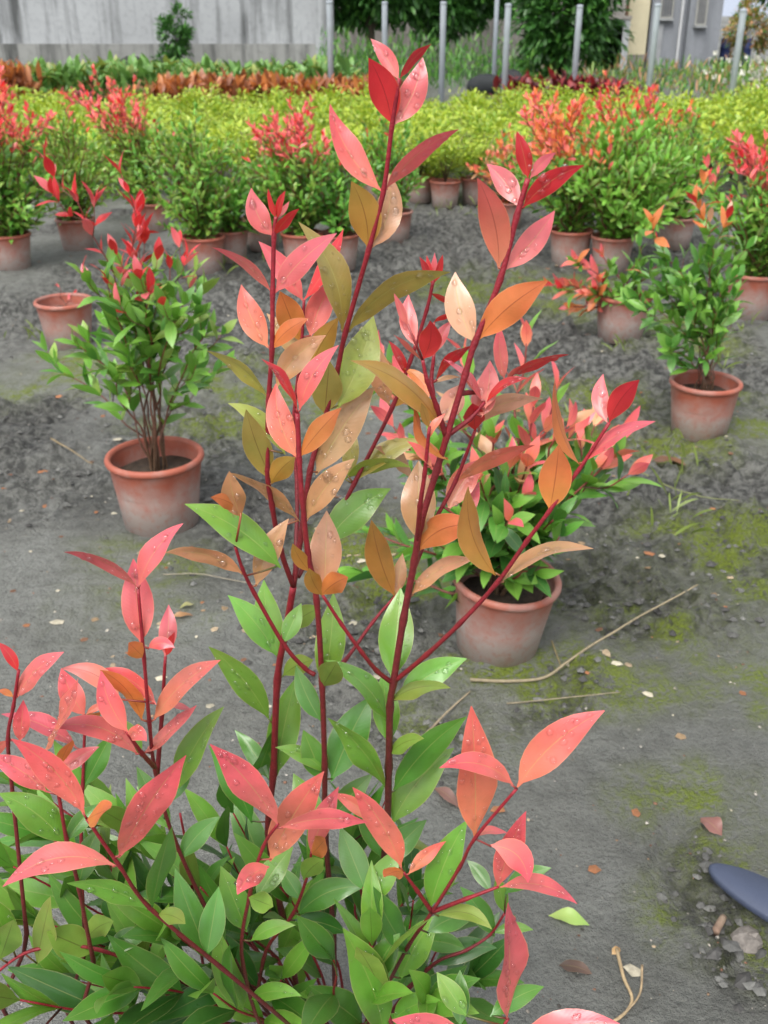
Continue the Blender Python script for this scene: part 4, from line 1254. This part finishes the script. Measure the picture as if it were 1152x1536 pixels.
# stems: pixel x, pixel y, metres ahead
ST = {
 's1':  [(470, 1560, .79), (425, 1380, .78), (403, 1250, .77), (410, 1160, .765), (416, 1020, .76), (428, 950, .755), (440, 880, .75)],
 's1a': [(440, 880, .75), (421, 825, .745), (408, 758, .74), (401, 706, .735), (403, 601, .735), (408, 525, .73), (409, 440, .73), (411, 355, .73), (414, 325, .73)],
 's1b': [(440, 880, .75), (451, 806, .76), (465, 706, .77), (484, 640, .775), (505, 560, .775), (518, 500, .77), (553, 375, .76), (575, 288, .755), (588, 188, .75), (599, 118, .745)],
 's1c': [(443, 850, .76), (446, 740, .80), (440, 640, .82), (452, 520, .82), (456, 450, .82)],
 's2':  [(505, 1560, .76), (500, 1400, .735), (488, 1250, .715), (487, 1150, .70), (483, 1022, .69), (475, 901, .68), (462, 830, .675), (453, 745, .67), (449, 690, .67), (446, 620, .67)],
 's2l': [(472, 1012, .69), (457, 1002, .69), (426, 967, .685), (381, 889, .68), (364, 854, .675), (353, 820, .67)],
 's2r': [(486, 1020, .70), (518, 990, .74), (560, 932, .77), (592, 895, .79)],
 's4':  [(447, 865, .76), (470, 825, .79), (500, 785, .81), (531, 726, .82), (588, 612, .83), (616, 540, .83), (640, 465, .83), (650, 420, .83)],
 's3':  [(530, 1560, .74), (565, 1380, .72), (580, 1240, .70), (583, 1150, .69), (585, 1060, .68), (590, 1025, .675), (605, 930, .67), (622, 840, .665), (630, 790, .66), (655, 706, .66), (671, 652, .66), (698, 562, .66), (712, 515, .66), (750, 420, .66), (775, 325, .66), (792, 268, .66)],
 's3l': [(588, 1024, .675), (565, 1006, .665), (543, 979, .655), (512, 936, .65), (484, 893, .645)],
 's3r': [(592, 1022, .675), (640, 982, .66), (690, 935, .65), (745, 875, .64), (790, 812, .635), (823, 768, .63), (868, 705, .63), (914, 634, .63)],
 's3f': [(626, 815, .663), (630, 760, .645), (637, 710, .64), (644, 640, .635)],
 's3b': [(620, 855, .667), (645, 795, .68), (683, 722, .69), (713, 645, .69)],
 's3x': [(669, 655, .66), (655, 610, .655), (641, 572, .65), (634, 540, .65)],
 's3y': [(668, 652, .66), (648, 585, .675), (651, 530, .68)],
 's3z': [(675, 650, .66), (705, 628, .67), (727, 603, .675)],
 's3w': [(690, 590, .66), (730, 585, .69), (757, 570, .70)],
 'b1':  [(420, 1540, .70), (330, 1400, .66), (262, 1260, .64), (233, 1156, .62), (224, 1083, .61), (216, 986, .60), (207, 883, .60)],
 'b1t': [(236, 1160, .63), (243, 1070, .64), (248, 985, .64)],
 'b1s': [(231, 1150, .61), (213, 1130, .59), (190, 1098, .58)],
 'b2':  [(140, 1560, .66), (128, 1420, .64), (122, 1280, .64), (124, 1180, .65), (128, 1072, .66)],
 'b3':  [(60, 1560, .62), (40, 1400, .62), (20, 1200, .62), (12, 1110, .61), (20, 1060, .61), (28, 1005, .61)],
 'b4':  [(460, 1560, .64), (330, 1450, .58), (225, 1362, .55), (178, 1297, .53), (130, 1228, .52)],
 'b5':  [(170, 1560, .62), (140, 1440, .60), (118, 1330, .58), (100, 1260, .57), (85, 1180, .57), (66, 1128, .58)],
 'b6':  [(420, 1580, .66), (365, 1450, .62), (375, 1340, .60), (395, 1270, .59), (417, 1236, .58)],
 'b7':  [(400, 1560, .68), (395, 1440, .66), (440, 1370, .65), (462, 1310, .64), (467, 1278, .64)],
 'b8':  [(530, 1580, .70), (575, 1490, .66), (612, 1420, .63), (648, 1368, .61), (690, 1300, .60), (712, 1258, .59), (775, 1183, .58)],
 'b8l': [(648, 1368, .61), (625, 1335, .605), (605, 1308, .60)],
 'b8r': [(648, 1368, .61), (700, 1348, .60), (748, 1330, .60)],
 'b9':  [(560, 1560, .72), (640, 1455, .70), (700, 1425, .70), (735, 1402, .71), (757, 1370, .71)],
 'b10': [(640, 1640, .56), (720, 1590, .54), (762, 1528, .53)],
 'b11': [(300, 1600, .66), (245, 1480, .64), (150, 1425, .62), (50, 1425, .61), (-20, 1470, .60)],
 'b12': [(350, 1600, .76), (300, 1420, .78), (285, 1300, .78), (270, 1220, .78)],
 'b13': [(620, 1620, .60), (585, 1530, .60), (560, 1440, .62), (545, 1330, .64)],
}
RAD = {'s1': (.0036, .0030), 's3': (.0036, .0018), 's2': (.0030, .0018), 's1a': (.0024, .0015), 's1b': (.0026, .0015), 's4': (.0024, .0014)}
STEMP = {}
RED0, RED1, BRN = lin((118, 32, 38)), lin((150, 34, 48)), lin((66, 42, 36))
for k, pix in ST.items():
    P = [at(*p) for p in pix]
    if pix[0][1] >= 1540 and k not in ('b10',):
        P = [SOIL + np.array([hr.uniform(-.03, .03), hr.uniform(-.03, .03), 0])] + P
    P = spline(P, 6)
    STEMP[k] = P
    r0, r1 = RAD.get(k, (.0021, .0012))
    mb = MB()
    tube(mb, [p - HO for p in P], r0, r1, 9, BRN if pix[0][1] >= 1540 else RED0, RED1, knots=range(6, len(P) - 1, 6))
    link("stem", mb.mesh("stem", M_STEM), hero)

def stem_Y(k, px, py):
    """how far ahead the stem lies where it passes nearest to a pixel"""
    best = None
    for p in STEMP[k]:
        d = p - EYE
        z = d @ FWD
        q = (576 + FPX * (d @ RIGHT) / z - px) ** 2 + (768 - FPX * (d @ UP) / z - py) ** 2
        if best is None or q < best[0]: best = (q, p[1])
    return best[1]

# leaves: base x, base y, tip x, tip y, seen width, colour, arc (px, + bows upward), depth of tip (cm, + away)
# small letters show the matt underside
LV = {
 's1b': [(588,188,553,87,50,'r',6,-1),(590,188,634,86,44,'K',-8,2),(598,120,556,58,26,'K',4,1),(600,118,647,66,15,'R',6,0),(573,287,495,156,42,'P',-14,1),
         (578,285,688,194,26,'P',14,0),(552,374,527,272,54,'c',8,-2),(557,372,584,260,48,'T',-12,2),(513,498,448,333,46,'V',18,1),(522,498,676,408,36,'V',24,0),
         (506,612,560,474,66,'Y',-6,3),(474,712,562,580,60,'T',6,3),(487,622,494,541,52,'v',0,-1)],
 's1a': [(410,354,377,282,36,'K',-8,1),(414,328,402,283,10,'R',0,0),(416,328,428,286,13,'R',2,-1),(411,354,449,313,17,'R',4,-1),(417,328,434,302,9,'K',0,1),
         (408,440,318,371,15,'P',12,0),(412,440,505,350,40,'K',6,-1),(403,522,362,427,42,'S',-6,1),(407,525,463,478,28,'o',8,-2),
         (414,582,489,503,44,'T',10,2),(402,598,310,526,20,'V',12,0),(410,722,369,614,46,'v',-4,-1),(428,682,342,605,30,'Y',12,1),(407,726,443,686,38,'c',4,-3),(450,783,344,709,18,'T',12,-1)],
 's1c': [(455,452,388,362,36,'K',4,1),(456,450,515,343,24,'R',-6,0),(465,506,501,420,44,'P',4,2),(450,512,420,437,46,'o',0,-1),(462,562,508,476,40,'c',4,-1),(452,545,400,470,30,'T',4,2)],
 's2':  [(446,615,392,538,15,'R',6,-1),(449,616,508,518,34,'K',10,0),(445,686,414,575,44,'S',-10,2),(449,686,512,612,36,'o',4,-2),
         (460,780,532,688,42,'T',8,-1),(487,884,490,766,54,'T',0,3),(467,858,439,815,24,'c',-4,-2),(484,1030,500,889,50,'G',-4,3),(484,1030,506,992,44,'l',0,-4),
         (490,1160,413,1121,26,'G',8,0),(486,1172,455,1095,44,'M',0,1),(497,1172,558,1043,62,'M',4,4),(482,1082,444,998,34,'M',-4,2),(492,1240,560,1160,40,'M',4,2),(482,1250,440,1160,44,'G',0,3)],
 's1':  [(416,985,342,893,44,'G',6,1),(419,985,396,870,46,'G',-6,3),(436,946,482,912,34,'l',6,-3),(424,1014,470,990,34,'l',4,-3),(404,1080,313,970,42,'G',10,0),
         (415,1164,446,1014,52,'G',4,3),(378,1235,313,1118,40,'M',8,3),(412,1090,372,1190,30,'M',0,2),(404,1170,352,1095,30,'M',4,3)],
 's2l': [(421,852,277,756,52,'G',12,-1),(366,862,248,829,26,'T',16,0),(362,776,344,707,40,'T',-4,-1),(363,770,316,746,26,'o',6,-2),(384,880,433,778,40,'T',6,2),(425,965,452,905,30,'G',0,2)],
 's2r': [(592,894,557,780,46,'c',-4,-1),(594,893,604,830,24,'T',0,2)],
 's3l': [(483,893,522,866,40,'o',4,-3),(484,893,464,852,30,'c',-4,-2)],
 's4':  [(487,818,586,733,56,'G',10,2),(534,722,637,659,32,'V',12,1),(516,720,616,701,22,'Y',16,-1),(522,716,530,640,28,'V',0,2),(584,608,567,516,38,'T',-4,2),
         (590,611,622,584,17,'c',2,-1),(610,564,583,511,15,'R',2,0),(606,553,643,600,22,'o',8,-2),(648,426,629,385,12,'R',0,0),(650,424,640,383,10,'R',0,1),(652,424,664,382,12,'R',0,0),(651,426,652,379,11,'K',0,1),
         (645,440,690,468,9,'R',5,0),(560,670,620,720,24,'T',8,2)],
 's3':  [(564,1236,498,1190,24,'S',6,1),(712,514,683,408,50,'F',-8,2),(717,510,822,421,54,'o',8,-2),(748,404,716,267,50,'s',10,-2),(757,405,832,316,42,'K',-4,3),(778,311,730,246,36,'K',6,2),(784,312,876,248,34,'R',10,-1),
         (792,268,775,197,26,'R',2,0),(795,268,834,229,19,'K',4,1),(627,812,628,691,58,'T',0,3),(625,829,714,788,52,'o',16,-3),(617,893,713,838,28,'T',12,0),(664,646,526,541,36,'c',22,-3),
         (588,1020,601,882,60,'G',0,4),(598,1050,700,988,48,'G',8,1),(585,1052,676,1032,26,'l',14,-3),(582,1082,488,990,34,'G',12,-1),(584,1116,574,1010,46,'G',0,3),(578,1182,492,1077,36,'G',12,-1),
         (590,1188,700,1075,48,'M',10,1),(588,1236,681,1122,58,'G',10,2),(584,1132,636,1108,26,'l',8,-3),(575,1290,540,1180,44,'M',0,3),(576,1300,640,1230,40,'M',4,3),(664,634,692,576,40,'F',0,2),(673,690,621,604,15,'o',-12,-1)],
 's3f': [(644,642,632,604,15,'c',0,-1),(648,702,611,662,15,'S',4,0),(642,660,668,620,12,'S',3,1)],
 's3b': [(713,646,709,605,36,'r',0,-2),(685,722,802,668,24,'S',10,0),(672,766,726,688,44,'S',6,2),(694,782,719,722,24,'P',0,2),(690,646,814,598,28,'F',16,1)],
 's3x': [(634,539,645,481,38,'r',-6,-2),(624,520,613,442,30,'P',-6,2),(612,488,591,440,13,'K',0,1),(632,541,590,502,7,'K',4,0)],
 's3y': [(652,531,678,481,22,'K',4,1),(654,571,710,518,16,'R',10,-1),(650,484,692,467,8,'R',4,0),(650,575,690,566,8,'F',4,0)],
 's3z': [(723,602,666,539,11,'K',8,-1),(727,614,735,541,34,'P',-2,2),(722,626,728,570,40,'P',0,3),(730,603,792,567,15,'R',8,0)],
 's3w': [(757,570,750,487,24,'P',-4,1),(761,570,853,532,13,'R',8,0),(757,572,800,545,10,'P',5,1)],
 's3r': [(744,863,702,730,40,'c',-14,-2),(752,874,890,823,24,'T',16,0),(824,767,838,667,54,'o',-2,-1),(870,698,832,571,15,'o',-8,0),(876,694,983,632,24,'K',8,0),(911,634,905,561,28,'K',-8,2),(914,634,959,570,38,'r',6,-2)],
 'b1':  [(206,881,96,828,17,'K',14,0),(208,880,275,785,34,'K',10,0),(212,966,200,838,54,'P',0,2),(216,986,193,964,30,'o',0,-3),(222,973,262,972,22,'P',8,-1),
         (230,1081,331,990,36,'S',10,0),(213,1081,150,1005,28,'o',10,-1),(234,1057,148,1004,30,'P',12,2),(180,1050,92,1003,34,'s',16,1),(215,1130,295,1058,22,'P',-4,0),
         (262,1190,336,1060,42,'G',8,1),(255,1205,282,1128,38,'M',0,2),(248,1230,205,1150,34,'M',0,2),(270,1290,330,1225,36,'M',6,2),(255,1245,205,1180,36,'G',4,2)],
 'b1t': [(247,985,253,907,30,'K',-2,2),(249,984,262,948,14,'R',0,0),(246,1060,290,1066,9,'K',3,0)],
 'b1s': [(192,1098,152,1006,40,'P',-8,1),(207,1132,76,1092,36,'P',20,0),(190,1100,220,1112,26,'P',6,-2),(212,1135,160,1075,34,'G',6,2)],
 'b2':  [(115,1122,2,1071,30,'K',8,1),(128,1074,92,1002,38,'P',-4,1),(129,1072,162,1056,12,'S',3,0),(128,1085,150,1068,14,'o',0,-1),(124,1185,80,1110,30,'G',0,1),(126,1180,168,1100,34,'M',0,2)],
 'b3':  [(27,1008,-4,963,18,'R',4,0),(25,1047,96,978,32,'K',8,0),(20,1046,-4,1036,11,'o',3,0),(30,1113,35,1050,28,'P',0,1),(14,1110,-30,1150,20,'P',5,0)],
 'b5':  [(66,1128,117,1018,17,'S',-10,0),(86,1162,149,1120,26,'K',4,1),(90,1148,109,1110,18,'o',0,-2),(70,1188,-16,1133,40,'P',6,0),(98,1266,-2,1190,54,'G',10,0),(118,1330,150,1240,40,'M',4,2),(100,1262,150,1205,30,'M',4,2)],
 'b4':  [(127,1222,17,1108,46,'P',14,-1),(130,1230,166,1212,26,'o',4,-3),(178,1287,279,1133,56,'P',10,0),(174,1299,4,1330,44,'P',26,-1),(224,1366,100,1325,30,'G',14,-1),(228,1362,258,1240,32,'M',6,0),
         (236,1372,278,1386,28,'l',6,-3),(310,1435,328,1330,44,'M',0,3)],
 'b6':  [(416,1236,315,1116,48,'P',10,-1),(405,1292,486,1157,58,'S',6,1),(420,1242,552,1234,32,'P',12,-1),(404,1300,356,1342,38,'P',8,-3),(370,1398,331,1299,46,'G',0,1),(376,1412,443,1388,26,'G',8,-1),
         (366,1515,328,1394,46,'G',-4,1),(372,1500,452,1494,28,'G',10,-1),(385,1350,440,1270,40,'G',4,3),(372,1345,410,1360,34,'l',0,-3)],
 'b7':  [(466,1282,508,1180,36,'P',4,2),(467,1282,488,1258,34,'o',0,-3),(447,1372,549,1330,46,'M',14,0),(455,1320,486,1290,34,'l',4,-3),(452,1350,420,1300,30,'M',0,2),(440,1380,520,1400,34,'D',6,1)],
 'b8':  [(776,1181,907,1066,60,'S',14,0),(770,1178,659,1152,36,'P',18,-1),(712,1256,707,1059,64,'S',0,2),(735,1268,792,1324,46,'P',18,-1),(712,1256,762,1250,13,'P',6,1),(645,1362,701,1230,54,'G',6,1),
         (656,1374,738,1394,26,'l',14,-2),(616,1432,560,1330,40,'M',-6,0),(600,1470,658,1372,52,'G',6,2),(640,1400,720,1370,40,'M',8,2),(585,1500,575,1400,40,'M',0,3)],
 'b8l': [(602,1302,529,1181,44,'S',10,0),(606,1308,576,1316,20,'o',5,-3),(612,1312,669,1262,22,'S',4,1)],
 'b8r': [(746,1332,789,1217,42,'P',4,1),(750,1331,866,1356,28,'P',14,-1),(735,1338,700,1290,24,'M',4,2)],
 'b9':  [(757,1342,827,1302,32,'M',8,1),(700,1425,620,1412,34,'M',6,2),(742,1405,690,1330,34,'M',4,2),(740,1400,800,1395,20,'G',6,0),(650,1450,745,1422,40,'D',12,1),(757,1370,745,1310,24,'G',0,1)],
 'b10': [(760,1530,762,1354,38,'P',0,1),(705,1598,588,1530,60,'P',14,0),(770,1590,930,1536,60,'P',20,0),(700,1525,655,1458,38,'G',0,2),(735,1525,816,1480,34,'M',6,2),(690,1540,690,1455,34,'M',0,3)],
 'b11': [(142,1428,70,1398,56,'l',0,-2),(55,1448,76,1345,36,'l',4,-1),(130,1410,170,1382,40,'l',6,-2),(20,1425,-20,1340,44,'G',0,0),(0,1440,20,1380,50,'l',0,-2),(160,1430,230,1400,34,'M',8,1),(200,1450,180,1530,40,'M',0,-1)],
 'b13': [(576,1550,514,1392,66,'G',6,0),(590,1530,660,1500,40,'G',8,-2),(560,1470,600,1400,44,'M',4,2),(550,1340,510,1240,44,'M',0,3),(548,1360,600,1270,44,'G',0,3),(575,1495,535,1420,36,'l',0,-2)],
}
dropset = set('RPKSTFVYG')
n_leaf = 0
hero_leaves = 0
for k, rows in LV.items():
    for (bx, by, tx, ty, w, c, arc, dz) in rows:
        Y0 = stem_Y(k, bx, by)
        Y1 = Y0 + dz * .01 + hr.uniform(-.006, .006)
        b, t = at(bx, by, Y0), at(tx, ty, Y1)
        under = c.islower()
        key = c.upper()
        mid = (b + t) / 2
        zc = (mid - EYE) @ FWD
        mpx = zc / FPX
        L = np.linalg.norm(t - b)
        wv = w * mpx * .94
        full = max(wv, .30 * L) if L > .02 else wv
        roll = math.acos(min(1.0, wv / full)) * (1 if hr.random() < .5 else -1) * .95
        # a rolled blade shows its upper face to the sky
        # image-space up direction, perpendicular to the blade
        d2 = np.array([tx - bx, ty - by], float); d2 /= np.linalg.norm(d2) + 1e-9
        pz = np.array([-d2[1], d2[0]])
        if pz[1] > 0 or (abs(pz[1]) < .15 and arc * 0 != 0): pz = -pz      # points up in the picture
        av = (RIGHT * pz[0] - UP * pz[1]) * (arc * mpx)
        toward = nrm(EYE - mid)
        a_, b_ = PALL[key]
        f = hr.uniform(.88, 1.1); hue = np.array([1 + hr.uniform(-.06, .06), 1 + hr.uniform(-.10, .10), 1 + hr.uniform(-.08, .08)])
        mb = MB(); dm = MB()
        nd_ = 0
        if not under and key in dropset and full > .010:
            nd_ = int(min(34, (full * L) * 17000 * hr.uniform(.4, 1.2)))
            if key == 'G': nd_ = int(nd_ * .5)
        leaf_blade(mb, b, t, av, toward, roll, full, hr.uniform(.18, .38), hr.uniform(.01, .05), under, a_ * f * hue, b_ * f * hue, 12, 6, hr.uniform(.05, .22), hr,
                   (dm, nd_, .0006, .0031) if nd_ else None)
        # petiole back to the stem
        SP = np.array(STEMP[k]); q_ = SP[np.argmin(((SP - b) ** 2).sum(1))]
        gap = np.linalg.norm(q_ - b)
        if .0015 < gap < .05:
            tube(mb, [q_, (q_ + b) / 2 + (t - b) * .01, b + (t - b) * .03], .0009, .0008, 6, RED1, a_)
        lo = link("leaf", mb.mesh("leaf", M_LEAF, True, HO), hero)
        if gap >= .03: print("gap", k, bx, by, round(gap, 3))
        hero_leaves += 1
        if nd_ and dm.n:
            wd = link("water_drops", dm.mesh("water_drops", M_WATER, True, HO), lo)
            wd["kind"] = "stuff"

# leafy green understorey that fills the base of the shrub
us, ul = [], []
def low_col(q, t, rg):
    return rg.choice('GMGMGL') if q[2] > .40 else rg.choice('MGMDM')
TIPS = [(60, 1380, .66), (20, 1300, .70), (160, 1330, .74), (210, 1250, .76), (300, 1330, .72), (260, 1400, .62), (340, 1270, .80), (420, 1330, .72), (30, 1500, .56), (200, 1480, .60),
        (320, 1490, .60), (500, 1440, .62), (480, 1330, .80), (540, 1270, .82), (620, 1350, .76), (680, 1390, .78), (640, 1500, .60), (560, 1500, .60),
        (700, 1470, .72), (620, 1290, .84), (80, 1260, .74), (150, 1200, .78), (520, 1200, .80), (350, 1220, .82), (390, 1400, .80), (230, 1330, .82), (60, 1190, .80)]
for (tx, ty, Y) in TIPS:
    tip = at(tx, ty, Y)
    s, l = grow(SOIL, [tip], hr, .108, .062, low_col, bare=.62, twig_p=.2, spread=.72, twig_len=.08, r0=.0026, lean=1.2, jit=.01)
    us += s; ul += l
def vis_key(q):
    d = q[0] - EYE; z = d @ FWD
    px, py = 576 + FPX * (d @ RIGHT) / z, 768 - FPX * (d @ UP) / z
    inside = -60 < px < 860 and 1100 < py < 1600
    return (0 if inside else 1, z)
def ok_leaf(q):
    d = q[0] + q[1] * q[3] - EYE; z = d @ FWD
    px, py = 576 + FPX * (d @ RIGHT) / z, 768 - FPX * (d @ UP) / z
    lim = 1150 if px < 560 else 1150 + (px - 560) * 1.1
    if 285 < px < 330: lim = 1250
    if 500 < px < 605 and py > 1370: return False
    return py > lim and z > .42
ul = sorted([q for q in ul if ok_leaf(q)], key=vis_key)
left = 298 - hero_leaves
for mb_pts in us:
    pass
mb = MB()
for (pts, r0, r1) in us:
    tube(mb, [np.array(p) - HO for p in pts], r0, r1, 7, BRN, RED1)
link("stem", mb.mesh("stem", M_STEM), hero)
rest = MB()
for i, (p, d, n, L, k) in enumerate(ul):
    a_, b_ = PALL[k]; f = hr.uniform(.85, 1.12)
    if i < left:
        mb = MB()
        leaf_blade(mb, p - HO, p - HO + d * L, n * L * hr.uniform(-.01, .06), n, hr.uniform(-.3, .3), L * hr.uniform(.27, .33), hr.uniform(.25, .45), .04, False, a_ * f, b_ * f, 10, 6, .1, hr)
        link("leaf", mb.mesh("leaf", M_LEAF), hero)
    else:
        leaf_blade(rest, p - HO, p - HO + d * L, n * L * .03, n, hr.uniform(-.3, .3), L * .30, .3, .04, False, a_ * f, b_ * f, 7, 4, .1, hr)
if rest.n:
    o = link("foliage", rest.mesh("foliage", M_LEAF), hero); o["kind"] = "stuff"
print("hero leaves", hero_leaves, "understorey", len(ul))
